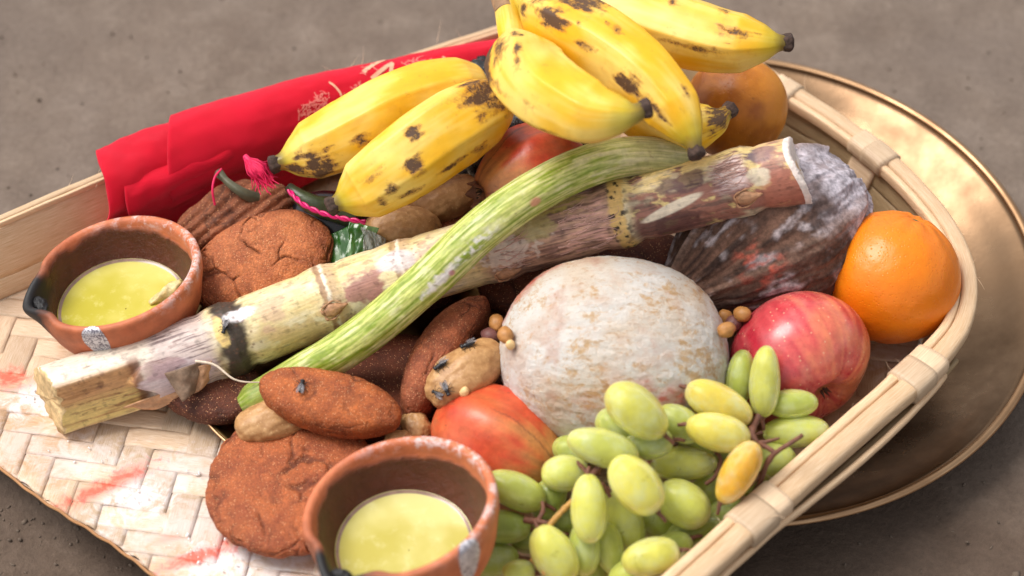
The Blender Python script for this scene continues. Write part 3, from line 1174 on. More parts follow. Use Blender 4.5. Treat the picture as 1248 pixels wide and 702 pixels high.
def flap(name, pts4, m, parent, thk=.07, n=14, bulge=.35, seed=0, wav=.12):
    """curled sheet spanned between four corners (a,b top row; d,c bottom row)"""
    a_, b_, c_, d_ = [np.asarray(p, float) for p in pts4]
    s, t = np.meshgrid(np.linspace(0, 1, n), np.linspace(0, 1, n), indexing='ij')
    s3, t3 = s[..., None], t[..., None]
    V = (a_ * (1 - s3) + b_ * s3) * (1 - t3) + (d_ * (1 - s3) + c_ * s3) * t3
    nn = nrm(np.cross(b_ - a_, d_ - a_))
    if np.dot(nn, CC) < 0:
        nn = -nn
    V = V + nn * (bulge * np.sin(np.pi * s3) + wav * pn(np.stack([s * 3, t * 3, 0 * s + seed], -1), seed)[..., None])
    top = V.reshape(-1, 3)
    bot = top - nn * thk
    Fq = gridF(n, n)
    rim = []
    e = [(i * n) for i in range(n)]
    for L_ in ([i * n for i in range(n)], [i * n + n - 1 for i in range(n)][::-1], list(range(n))[::-1], list(range((n - 1) * n, n * n))):
        for x, y in zip(L_[:-1], L_[1:]):
            rim.append((x, y, y + n * n, x + n * n))
    Fa = np.vstack([Fq, Fq[:, ::-1] + n * n, np.array(rim)])
    return mesh(name, np.vstack([top, bot]), Fa, m, parent)


def PC(px, py, t_, up):
    """a spot of the photo at the depth of the cane's front surface"""
    C = np.array([np.interp(t_, np.linspace(0, 1, 400), CCn[:, k]) for k in range(3)]) + CC * up
    dep = np.dot(CAM - C, CC)
    d = -CC * FPX + CR * (px - 624) - CU * (py - 351)
    return CAM + d * dep / FPX


flap('sheath_scrap', (PC(200, 455, .2, 2.1), PC(246, 440, .23, 2.1), PC(238, 478, .23, 1.7), PC(222, 490, .2, 1.9)), flap_m, cane, seed=3)
flap('sheath_scrap', (PC(236, 446, .23, 1.95), PC(262, 436, .25, 1.8), PC(256, 462, .24, 1.2), PC(230, 482, .22, 1.3)), flap2_m, cane, seed=5)
flap('sheath_scrap', (PC(150, 496, .15, .9), PC(222, 468, .2, 1.5), PC(232, 480, .2, .9), PC(186, 500, .15, .4)), flap2_m, cane, seed=7, bulge=.1)
# long curling fibre hanging off the node
tube('loose_fibre', [PC(238, 440, .23, 2.2), PC(262, 445, .25, 2.3), PC(285, 462, .27, 2.4), PC(308, 466, .28, 2.3), PC(330, 463, .3, 2.0), PC(347, 447, .32, 2.0)],
     60, 6, lambda t, th: prof([(0, .09), (.5, .05), (1, .03)], t), plain('fibre', L(222, 204, 182), .7, .2), cane)
# torn fibre threads at the dark node and the last node
th_m = plain('torn_fibre', L(204, 164, 152), .75, .3)
for (t0, t1, th0, th1, n_) in ((.68, .758, -.5, 1.0, 46), (.885, .93, -.75, .1, 34), (.60, .64, -.1, .8, 20)):
    vs = []
    for k in range(n_):
        tt = random.uniform(t0, t1 - .01)
        aa = random.uniform(th0, th1)
        ln = random.uniform(.012, .035)
        sw = random.uniform(-.35, .35)
        pp = [cane_pt(min(tt + ln * f, t1 + .01), aa + sw * f * f, .02 + random.uniform(0, .10) * f)[0] for f in (0, .33, .66, 1)]
        V, *_ = tube_grid(pp, 8, 4, lambda t, th: .022 * (1.2 - t))
        vs.append(V.reshape(-1, 3))
    Fh = gridF(8, 4, True)
    mesh('torn_fibres', np.vstack(vs), np.vstack([Fh + 32 * k for k in range(len(vs))]), th_m, cane)['kind'] = 'stuff'

# ---------------- brown husked coconut and white coconut, citrus, apple, pomegranates


def mat_husk():
    g = G('coconut_husk')
    v = g.obj()
    c = g.col()
    nz = g.noise(v, 300, 6, .75)
    f = g.rng(nz, .3, .72, .6, 1.4)
    c = g.mix(1, c, g.n('ShaderNodeCombineColor', {0: f, 1: f, 2: f}).outputs[0], 'MULTIPLY')
    g.set(Base_Color=c, Roughness=.8, Specular_IOR_Level=.2, Normal=g.bump(nz, .10))
    return g.m


Bh = axes(32, .25)
hc = P(930, 296, 5.2)


def husk(U):
    x = U[:, 0]
    ra = np.hypot(U[:, 1], U[:, 2])
    f = 1 - .42 * sm(.1, -1.0, x) * 1.0
    q = np.stack([x * 6.8 - .4 * (x < 0) * (x ** 2), U[:, 1] * 5.1 * f, U[:, 2] * 4.9 * f], 1)
    an = np.arctan2(U[:, 2], U[:, 1])
    k = np.stack([q[:, 0] * .28, np.cos(an) * 6.5, np.sin(an) * 6.5], 1)
    st = fbm(k + .3 * fbm(q * .3, 2, 3)[:, None], 4, 50)
    ridge = np.exp(-((((an - 1.05) + np.pi) % (2 * np.pi) - np.pi) / .09) ** 2) + .7 * np.exp(-((((an - 2.3) + np.pi) % (2 * np.pi) - np.pi) / .1) ** 2)
    husk.s = (st, ridge, an)
    d = .26 * st + .35 * ridge * (x < .8) + .14 * fbm(q * .8, 4, 4)
    return q + nrm(q) * d[:, None]


def husk_col(U, Q):
    st, ridge, an = husk.s
    c = mixc(L(112, 82, 68), L(58, 42, 36), .5 + 1.4 * st)
    n_ = fbm(Q * .45, 4, 52)
    n2 = .6 * fbm(np.stack([Q[:, 0] * 1.1, np.cos(an) * 9, np.sin(an) * 9], 1), 4, 58) + .6 * fbm(Q * 1.6, 4, 59)
    pw = sm(-.1, .35, st * .9 + n2 * .8) * sm(-.12, .25, n_ + .25 * U[:, 0] + .15)
    c = mixc(c, L(196, 182, 184), pw * .65)
    c = mixc(c, L(206, 198, 208), sm(.2, .75, U[:, 0] + .3 * n_ + .15 * U[:, 2]) * (.45 + .4 * sm(-.3, .2, n2)))
    c = mixc(c, L(120, 98, 92), sm(.25, .5, n2) * sm(.1, .6, U[:, 0]) * .7)
    c = mixc(c, L(150, 120, 104), np.clip(ridge, 0, 1) * .6)
    W = Q @ Bh.T + hc
    q = W - CAM
    dd = -(q @ CC)
    pr_ = P(925, 322, 6)
    dist = np.linalg.norm((W - (hc + Bh @ husk_red)) * [1, 1, 1], axis=1)
    c = mixc(c, L(176, 84, 66), sm(1.5, .5, dist + n_ * 1.5) * sm(-.1, .2, n2) * .95)
    return c


husk_red = Bh.T @ (nrm(P(928, 325, 8) - hc) * 5.0)
blob('brown_coconut', mat_husk(), 7, husk, hc, Bh, None, 'dark brown ridged coconut dusted with white powder, under the top end of the sugarcane', 'coconut', None, husk_col)
reg(np.array([hc + Bh @ np.array([x, 0, 0]) for x in (-3.6, -1.8, 0, 1.6)]), np.array([3.4, 4.2, 4.8, 4.9]))

# white powdered coconut
g = G('powdered_shell')
v = g.obj()
nz = g.noise(g.map(v, (.55, 1.3, 1.3), rot=(0, 0, -.25)), 300, 6, .75, .8)
nz2 = g.noise(v, 420, 5, .75)
vo = g.voro(g.map(v, (.5, 1.2, 1.2)), 330)
nb = g.noise(g.map(v, (.7, 1.15, 1.15), rot=(0, 0, -.2)), 130, 8, .9, .3)
pat = g.noise(v, 34, 3, .6)
nb2 = g.ma('ADD', nb, g.ma('MULTIPLY', g.ma('SUBTRACT', pat, .5), .45))
c = g.mix(g.rng(nb2, .41, .49), L(230, 194, 150), L(255, 249, 242))
c = g.mix(g.rng(nz, .44, .34, 0, .85), c, L(222, 190, 150))
ns = g.noise(v, 620, 4, .8)
c = g.mix(g.rng(ns, .36, .30, 0, .6), c, L(196, 150, 112))
c = g.mix(g.rng(g.noise(v, 38, 4, .65), .50, .68, 0, .5), c, L(232, 190, 160))
c = g.mix(g.rng(nb, .26, .34, .7, 0), c, L(178, 134, 96))
c = g.mix(g.rng(g.noise(v, 45, 4, .6), .56, .70, 0, .45), c, L(222, 164, 140))
c = g.mix(.8, c, g.col(), 'MULTIPLY')
c = g.mix(g.n('ShaderNodeAttribute', attribute_name='red').outputs['Fac'], c, L(222, 92, 72))
n_ = g.bump(nb, .26, 1.0, g.bump(nz, .12, 1.0, g.bump(vo, .06, .7)))
g.set(Base_Color=c, Roughness=.85, Specular_IOR_Level=.25, Normal=g.bump(nz2, .10, 1, n_))
wm = g.m
wc = P(748, 434, 4.7)
Bw = axes(-4, .45)


def wco(U):
    q = np.sign(U) * np.abs(U) ** .93 * [6.2, 5.35, 4.95]
    q = q * (1 + .02 * fbm(U * 1.2, 3, 8)[:, None])
    an = fbm(q * [.7, 2.2, 2.2], 5, 14)
    return q + U * (.07 * an + .05 * np.abs(fbm(q * 3, 3, 18)))[:, None]


U, Fi = ico(7)
Q = wco(U)
V = Q @ Bw.T + wc


def seen(V):
    q = V - CAM
    dd = -(q @ CC)
    return 624 + FPX * (q @ CR) / dd, 351 - FPX * (q @ CU) / dd


redc = sm(-.1, .35, fbm(Q * [1.2, 3, 3], 4, 77))


def spot(px, py, r, c0=wc, rad=5.4):
    """falloff round a spot on a round thing's visible face"""
    d = P(px, py, 0) - CAM
    d = nrm(d)
    oc = CAM - c0
    b = np.dot(oc, d)
    disc = b * b - (np.dot(oc, oc) - rad * rad)
    s_ = -b - math.sqrt(max(disc, 0))
    return lambda W: np.linalg.norm(W - (CAM + d * s_), axis=1) / r


red = np.zeros(len(V))
for (x, y, r, f) in ((640, 352, 1.5, .95), (626, 378, 1.0, .8), (664, 338, 1.3, .7), (785, 478, 1.0, .55), (815, 486, 1.1, .8), (842, 492, .8, .8), (720, 500, 1.2, .25), (750, 470, 1.1, .2)):
    red = np.maximum(red, sm(1.2, .4, spot(x, y, r)(V) + .5 * fbm(Q * .9, 3, 70)) * f * (redc * .5 + .6))
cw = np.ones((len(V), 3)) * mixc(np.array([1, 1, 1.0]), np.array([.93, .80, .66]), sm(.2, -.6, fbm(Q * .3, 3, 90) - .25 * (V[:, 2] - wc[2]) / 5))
o = mesh('white_coconut', V, Fi, wm, None, None, cw, extra={'red': red})
tag(o, 'big round white-powdered coconut with reddish streaks in the middle of the pile', 'coconut')
reg(np.array([wc + Bw @ np.array([x, 0, 0]) for x in (-1.2, 0, 1.2)]), 5.1)
reg(np.array([wc + Bw @ np.array([s * .75, 0, 0]) for s in (-1, 1)]), 5.3)


def mat_peel(name, a_, b_, dk, rough=.34):
    g = G(name)
    v = g.obj()
    n1 = g.noise(v, 26, 4, .6)
    c = g.ramp(n1, [(.3, a_), (.7, b_)])
    n2 = g.noise(v, 240, 3, .6)
    c = g.mix(g.rng(g.noise(v, 60, 5, .7), .64, .72, 0, .6), c, dk)
    c = g.mix(1, c, g.col(), 'MULTIPLY')
    vo = g.voro(v, 520)
    nn = g.bump(g.rng(vo, 0, .35), .022, .8)
    nn = g.bump(g.noise(v, 90, 4, .6), .06, .7, nn)
    g.set(Base_Color=c, Roughness=rough, Normal=nn, Specular_IOR_Level=.45)
    g.b.inputs['Subsurface Weight'].default_value = .15
    g.b.inputs['Subsurface Radius'].default_value = (1, .4, .1)
    g.b.inputs['Subsurface Scale'].default_value = .004
    return g.m


def citrus(px, py, h, r, B, name, label, m, seed, flat=.88, colf=None):
    t = thing(name, label, name.split('_')[-1], P(px, py, h) - [0, 0, r * flat])
    c = P(px, py, h)

    def f(U):
        q = U * [r, r, r * flat]
        rr = np.hypot(U[:, 0], U[:, 1])
        q[:, 2] -= np.sign(U[:, 2]) * .28 * np.exp(-(rr / .16) ** 2) - np.sign(U[:, 2]) * .10 * np.exp(-(rr / .35) ** 2)
        an = np.arctan2(U[:, 1], U[:, 0])
        q = q * (1 + .010 * np.sin(an * 9 + seed) * sm(.9, .3, rr) + .022 * fbm(U * 1.3, 3, seed) + .006 * fbm(U * 5, 3, seed + 1))[:, None]
        return q
    blob('peel', m, 6, f, c, B, t, colf=colf or (lambda U, Q: np.ones((len(U), 3))))
    # little dried stem button in the dimple
    p = c + B @ np.array([0, 0, r * flat - .24])
    blob('stem_button', plain('stem_scar_' + name, L(88, 92, 50), .7, .3), 3, lambda U: U * [.28, .24, .10] * (1 + .3 * np.sign(np.sin(5 * np.arctan2(U[:, 1], U[:, 0])))[:, None] * .3), p, B, t)
    reg(c, r * .97)
    return t


citrus(1086, 338, 4.5, 3.9, basis([1, .2, 0], nrm(np.array([.35, .5, .8]))), 'ripe_orange', 'bright ripe orange at the closed right end of the basket beside the apple',
       mat_peel('orange_peel', L(228, 118, 10), L(238, 134, 20), L(196, 92, 12)), 5, .94)


def old_col(U, Q):
    return mixc(np.array([1, 1, 1.0]), np.array([.62, .50, .35]), sm(-.2, .4, fbm(U * 1.5, 4, 66)))


citrus(896, 132, 6.0, 3.15, basis([1, 0, 0], nrm(np.array([-.5, .6, .6]))), 'dull_orange', 'dull brownish orange half hidden under the topmost bananas',
       mat_peel('old_orange_peel', L(196, 118, 26), L(208, 136, 40), L(140, 84, 26), .42), 8, .95, old_col)

# apple
g = G('apple_skin')
v = g.obj()
c = g.col()
vo = g.voro(v, 260)
sp = g.ma('MULTIPLY', g.rng(vo, .08, .16, 1, 0), .7)
c = g.mix(sp, c, L(236, 188, 150))
f = g.rng(g.noise(v, 200, 4, .6), .3, .7, .88, 1.12)
c = g.mix(1, c, g.n('ShaderNodeCombineColor', {0: f, 1: f, 2: f}).outputs[0], 'MULTIPLY')
g.set(Base_Color=c, Roughness=g.rng(g.noise(v, 120, 4, .7), .3, .7, .22, .38), Normal=g.bump(g.noise(v, 100, 3), .02), Coat_Weight=.3, Coat_Roughness=.2)
apple_m = g.m
ac = P(972, 436, 3.7)
Ba = basis([0.2, 1, .3], nrm(CR * .45 - CU * .64 + CC * .55))
R_A = 4.0
t = thing('red_apple', 'red apple with pale specks between the white coconut and the orange', 'apple', ac - [0, 0, 3.6])


def appl(U):
    z = U[:, 2]
    rr = np.hypot(U[:, 0], U[:, 1])
    q = U * [R_A, R_A, R_A * .86]
    q[:, :2] *= (1 + .05 * z)[:, None] * -1 * -1
    an = np.arctan2(U[:, 1], U[:, 0])
    q[:, 2] -= np.sign(z) * (1.1 * np.exp(-(rr / .22) ** 2) + .35 * np.exp(-(rr / .5) ** 2)) * np.where(z > 0, .8, 1.0)
    q *= (1 + .018 * np.cos(an * 5) * np.clip(z, 0, 1) + .015 * fbm(U * 1.1, 2, 6))[:, None]
    return q


def appl_col(U, Q):
    an = np.arctan2(U[:, 1], U[:, 0])
    rr = np.hypot(U[:, 0], U[:, 1])
    st = fbm(np.stack([np.cos(an) * 7, np.sin(an) * 7, U[:, 2] * .8], 1), 4, 22)
    n_ = fbm(U * 1.2, 3, 24)
    c = mixc(L(182, 40, 54), L(216, 92, 92), .5 + 1.5 * st)
    c = mixc(c, L(226, 150, 138), sm(.1, .5, fbm(U * 3.2, 4, 29)) * .3)
    W = Q @ Ba.T
    c = mixc(c, L(226, 138, 88), sm(.0, .75, .55 * W[:, 0] / R_A + .5 * n_ + .55 * st + .1 * (W[:, 2] / R_A)) * .8)
    c = mixc(c, L(216, 160, 96), sm(.15, .02, rr) * (U[:, 2] > 0) * .7)
    c = mixc(c, L(160, 28, 50), sm(-.1, -.8, W[:, 0] / R_A) * .5)
    return c


blob('apple_flesh', apple_m, 6, appl, ac, Ba, t, colf=appl_col)
reg(ac, 3.8)
cal_m = plain('dry_calyx', L(74, 52, 38), .8, .4)
for k in range(5):
    an = k * 1.2566
    p0 = ac + Ba @ np.array([.16 * math.cos(an), .16 * math.sin(an), 2.55])
    p1 = ac + Ba @ np.array([.30 * math.cos(an), .30 * math.sin(an), 2.95])
    tube('sepal', [p0, (p0 + p1) / 2 + Ba[:, 2] * .1, p1], 8, 6, lambda t, th: .09 * (1.1 - t), cal_m, t)

# pomegranates
g = G('pomegranate_rind')
v = g.obj()
c = g.col()
nz = g.noise(v, 130, 6, .7)
f = g.rng(nz, .3, .7, .82, 1.15)
c = g.mix(1, c, g.n('ShaderNodeCombineColor', {0: f, 1: f, 2: f}).outputs[0], 'MULTIPLY')
c = g.mix(g.rng(g.noise(v, 330, 3, .7), .66, .72, 0, .5), c, L(96, 52, 34))
g.set(Base_Color=c, Roughness=.36, Normal=g.bump(g.noise(v, 240, 4, .6), .02), Specular_IOR_Level=.45)
pom_m = g.m


def pomegranate(px, py, h, r, cal, label, seed, dark, neck=.7, el=1.05):
    c = P(px, py, h)
    cal = nrm(cal)
    B = basis([0.3, .2, 1], cal)
    t = thing('pomegranate', label, 'pomegranate', c - [0, 0, r])

    def f(U):
        z = U[:, 2]
        rr = np.hypot(U[:, 0], U[:, 1])
        an = np.arctan2(U[:, 1], U[:, 0])
        q = U * [r, r, r * el]
        q[:, :2] *= (1 + .035 * np.cos(6 * an + seed) * np.clip(1 - z * z, 0, 1) ** .5)[:, None]
        k = sm(.55, 1, z)
        q[:, 2] += k * .45 * r * .5 * neck
        q[:, :2] *= (1 - .10 * k * neck)[:, None]
        dimp = np.exp(-(rr / .13) ** 2) * (z > 0)
        q[:, 2] -= dimp * .7
        return q * (1 + .012 * fbm(U * 2, 3, seed))[:, None]

    def cf(U, Q):
        an = np.arctan2(U[:, 1], U[:, 0])
        z = U[:, 2]
        n_ = fbm(U * 1.6, 4, seed + 3)
        st = fbm(np.stack([np.cos(an) * 5, np.sin(an) * 5, z * .9], 1), 4, seed + 9)
        c = mixc(L(198, 70, 44), L(206, 104, 62), .5 + n_ + .5 * st)
        c = mixc(c, L(206, 148, 84), sm(.35, .95, z + .5 * n_ + .3 * st) * .8)
        c = mixc(c, L(140, 76, 52), sm(.1, .5, st) * .45)
        c = mixc(c, L(150, 96, 62), sm(.75, .98, z + .2 * st) * .6)
        # thin dark seams running out of the calyx
        for a0, ln in ((.4, -.1), (1.9, -.35), (3.1, .1), (4.4, -.2), (5.4, .0)):
            d = np.abs((an - a0 - .25 * (1 - z) * np.sin(seed + a0) - .06 * pn(np.stack([z * 3, z * 0 + a0, z * 0], 1), seed) + np.pi) % (2 * np.pi) - np.pi)
            wd = d * np.hypot(U[:, 0], U[:, 1])
            c = mixc(c, L(92, 54, 48), sm(.028, .006, wd) * sm(ln - .1, ln + .3, z) * .6)
        return c * (1 - .25 * dark)
    blob('rind', pom_m, 6, f, c, B, t, colf=cf)
    # calyx crown
    z0 = r * el + .45 * r * .5 * neck - .40
    cm = plain('calyx_' + str(seed), L(118, 74, 52), .75, .35)
    pts = []
    a6 = np.linspace(0, 2 * np.pi, 48, endpoint=False)
    lobe = .5 + .5 * np.cos(6 * a6)
    sc_ = r * .165
    prf = [(1.35, -.25, 0), (1.15, .15, 0), (1.2, .55, .2), (1.55, .95, 1.0), (1.42, .9, 1.0), (1.0, .5, .2), (.85, .1, 0), (.5, -.3, 0)]
    rows = []
    for (rr_, zz_, lb) in prf:
        rad_ = sc_ * rr_ * np.ones(48)
        hh = z0 + sc_ * 1.25 * (zz_ * (1 - lb) + zz_ * lb * (0.55 + .75 * lobe))
        rows.append(c + (np.stack([rad_ * np.cos(a6), rad_ * np.sin(a6), hh], 1)) @ B.T)
    mesh('calyx', np.array(rows), gridF(len(prf), 48, True), cm, t)
    st_ = []
    for k in range(14):
        an = k * 2.4
        rr_ = sc_ * .7 * math.sqrt(k / 14)
        V, *_ = tube_grid([c + B @ np.array([rr_ * math.cos(an), rr_ * math.sin(an), z0 - .5]), c + B @ np.array([rr_ * 1.3 * math.cos(an), rr_ * 1.3 * math.sin(an), z0 + sc_ * .7])], 4, 5, lambda t, th: .05 + 0 * t)
        st_.append(V.reshape(-1, 3))
    Fh = gridF(4, 5, True)
    o = mesh('stamens', np.vstack(st_), np.vstack([Fh + 20 * k for k in range(14)]), plain('stamen_' + str(seed), L(84, 60, 40), .8), t)
    o['kind'] = 'stuff'
    reg(c, r * .98)
    return t


pomegranate(603, 538, 2.5, 2.9, CR * .80 - CU * .36 + CC * .32, 'orange-red pomegranate behind the front lamp, left of the grapes', 3, 0, .45, 1.25)
pomegranate(655, 218, 6.6, 3.2, -CR * .88 - CU * .26 + CC * .42, 'red pomegranate with open crown, under the bananas and behind the green stalk', 7, .35, .9, 1.0)

# ---------------- curved green stalk
stalk_path = [P(296, 494, 1.7), P(345, 468, 2.7), P(430, 418, 5.0), P(510, 352, 7.4), P(585, 282, 9.7), P(650, 235, 10.6), P(715, 203, 10.9), P(775, 190, 10.8), P(850, 194, 10.2)]


def stalk_r(t, th):
    r = prof([(0, .6), (.02, .95), (.15, 1.12), (.5, 1.2), (.8, 1.2), (.95, 1.05), (1, .8)], t)
    return r * (1 + .007 * np.sin(th * 13 + t * 5 + np.sin(t * 11)) + .012 * fbm(np.stack([t * 8, np.cos(th) * 5, np.sin(th) * 5], -1), 3, 9) + .03 * fbm(np.stack([t * 14, np.cos(th), np.sin(th)], -1), 3, 4) + .03 * np.cos(th * 2))


def stalk_c(t, th, V):
    q = np.stack([t * 34, np.cos(th) * 1.3, np.sin(th) * 1.3], -1)
    st = fbm(q * [.30, 6.5, 6.5] + .22 * fbm(q * .8, 2, 60)[..., None], 4, 61)
    n_ = fbm(q * [.5, 1, 1], 4, 62)
    n4 = fbm(q * 2.4, 4, 63)
    c = mixc(L(128, 148, 38), L(208, 210, 122), .5 + 1.9 * st)
    c = mixc(c, L(216, 214, 164), sm(.05, .4, n_ + .6 * st) * .6)
    c = mixc(c, L(200, 190, 150), sm(.5, .75, t) * sm(-.1, .3, st) * .4)
    c = mixc(c, L(168, 150, 118), sm(.78, .9, t) * .55 + 0 * n_)
    c = mixc(c, L(118, 138, 40), sm(.16, .05, t) * .6)
    k = np.hypot((t - .52) / .10, (th - .35) / .5) + n4 * .9
    c = mixc(c, L(236, 230, 226), sm(1.0, .4, k) * sm(-.1, .25, n4) * .95)
    k = np.hypot((t - .44) / .05, (th - .4) / .3) + n4 * .7
    c = mixc(c, L(232, 222, 222), sm(1.0, .5, k) * .8)
    k = np.hypot((t - .655) / .012, (th - .45) / .22)
    c = mixc(c, L(206, 140, 110), sm(1.2, .6, k + .3 * n4) * .9)
    k = np.hypot((t - .465) / .007, (th - .55) / .16)
    c = mixc(c, L(176, 76, 104), sm(1.2, .6, k + .3 * n4) * .7)
    c = mixc(c, L(120, 96, 60), sm(.42, .6, n4) * .5)
    return c


o = tube('green_stalk', stalk_path, 380, 120, stalk_r, painted('green_stalk_skin', .4, .14, 300, ((500, .015),), stretch=(1.2, 8, 1), sss=.1, sssr=(.5, .8, .2)), None, stalk_c)
tag(o, 'curved ribbed green stalk crossing over the sugarcane, powdered white in the middle', 'stalk')
Cs, _ = crom(stalk_path, 60)
reg(Cs, 1.3)

# ---------------- pale dough lumps
g = G('pale_dough')
v = g.obj()
nz = g.noise(v, 200, 5, .7)
c = g.mix(g.rng(nz, .3, .7), L(164, 118, 72), L(196, 152, 102))
c = g.mix(g.rng(g.voro(v, 420), .1, .2, .5, 0), c, L(226, 190, 140))
g.set(Base_Color=c, Roughness=.45, Normal=g.bump(nz, .05, 1, g.bump(g.noise(v, 60, 4), .12)))
dough_m = g.m


def lump(px, py, h, abc, B, label, seed, name='dough_lump', m=None, rough=.13):
    m = m or dough_m

    def f(U):
        q = U * abc
        return q * (1 + rough * fbm(U * 1.3, 3, seed)[:, None]) + U * (.05 * fbm(q * 2.4, 3, seed + 1))[:, None]
    c = P(px, py, h)
    cs, rs = ell_spheres(*abc)
    reg(cs @ B.T + c, rs * .95)
    return blob(name, m, 5, f, c, B, None, label, 'dough lump')


lump(567, 456, 4.6, (2.5, 1.45, 1.3), axes(38, .4), 'pale tan dough lump with flies on it, beside the dark standing biscuit', 5)
lump(490, 279, 4.2, (2.2, 1.5, 1.3), axes(-5, .4), 'tan dough lump directly below the front loose banana', 6)
lump(543, 244, 3.9, (2.5, 1.3, 1.3), axes(20, .4), 'tan dough lump tucked against the crown of the rear pomegranate', 8)
lump(330, 514, 2.6, (2.0, 1.2, 1.1), axes(15, .3), 'pale dough lump squeezed between the big flat biscuit and the thick smooth one', 9)
lump(507, 520, 2.2, (1.0, .8, .8), axes(-60, .3), 'small pale dough bit behind the rim of the front lamp', 10)
lump(487, 537, 2.2, (.8, .6, .6), axes(0, .3), 'tiny pale dough crumb peeping over the front lamp', 11)

# ---------------- clay lamps
def mat_clay():
    g = G('terracotta')
    v = g.obj()
    c = g.col()
    nz = g.noise(v, 120, 5, .65)
    f = g.rng(nz, .3, .7, .86, 1.12)
    c = g.mix(1, c, g.n('ShaderNodeCombineColor', {0: f, 1: f, 2: f}).outputs[0], 'MULTIPLY')
    wet = g.n('ShaderNodeAttribute', attribute_name='wet').outputs['Fac']
    pw = g.n('ShaderNodeAttribute', attribute_name='dust').outputs['Fac']
    k = g.ma('MULTIPLY', pw, g.rng(g.noise(v, 160, 5, .75), .45, .62))
    c = g.mix(k, c, L(226, 206, 206))
    g.set(Base_Color=c, Roughness=g.rng(wet, 0, 1, .62, .2), Specular_IOR_Level=.5, Coat_Weight=g.ma('MULTIPLY', wet, .35), Coat_Roughness=.3)
    nn = g.bump(g.noise(v, 420, 3), .02)
    nn = g.bump(g.ma('MULTIPLY', g.noise(v, 200, 6, .75), wet), .26, 1, nn)
    g.set(Normal=nn)
    return g.m


clay_m = mat_clay()
g = G('ghee')
v = g.obj()
n1 = g.noise(v, 20, 3, .5)
c = g.mix(g.rng(n1, .35, .65), L(186, 174, 52), L(214, 204, 110))
c = g.mix(g.rng(g.noise(v, 110, 5, .7), .5, .7, 0, .35), c, L(228, 222, 150))
g.set(Base_Color=c, Roughness=.2, Specular_IOR_Level=.35, Normal=g.bump(g.noise(v, 70, 3), .02))
g.b.inputs['Subsurface Weight'].default_value = .12
g.b.inputs['Subsurface Radius'].default_value = (1, .8, .3)
g.b.inputs['Subsurface Scale'].default_value = .006
ghee1 = g.m
g = G('pale_ghee')
v = g.obj()
n1 = g.noise(v, 24, 3, .5)
c = g.mix(g.rng(n1, .35, .65), L(192, 180, 84), L(220, 212, 136))
c = g.mix(g.rng(g.noise(v, 110, 5, .7), .5, .7, 0, .35), c, L(230, 226, 170))
g.set(Base_Color=c, Roughness=.2, Normal=g.bump(g.noise(v, 60, 3), .02))
g.b.inputs['Subsurface Weight'].default_value = .12
g.b.inputs['Subsurface Radius'].default_value = (1, .8, .3)
g.b.inputs['Subsurface Scale'].default_value = .006
ghee2 = g.m
soot_m = plain('soot', L(26, 24, 26), .55, .4, 300, (300, .08), spec=.4)
g = G('silver_paint')
v = g.obj()
mk = g.rng(g.noise(g.map(v, (1, 1, 1)), 520, 3, .6, 1.5), .48, .56)
g.set(Base_Color=g.mix(mk, L(214, 210, 214), L(122, 116, 128)), Metallic=.25, Roughness=.4)
foil_m = g.m

LP = [(0.02, -3.9), (2.2, -3.9), (2.6, -3.8), (2.95, -3.5), (3.8, -2.85), (4.3, -2.15), (4.52, -1.6), (4.68, -1.15), (4.88, -.6), (4.93, -.05), (4.86, .14), (4.68, .2), (4.5, .12),
      (4.40, -.12), (4.32, -.6), (4.2, -1.2), (3.95, -1.9), (3.5, -2.6), (2.7, -3.1), (1.4, -3.35), (0.02, -3.4)]


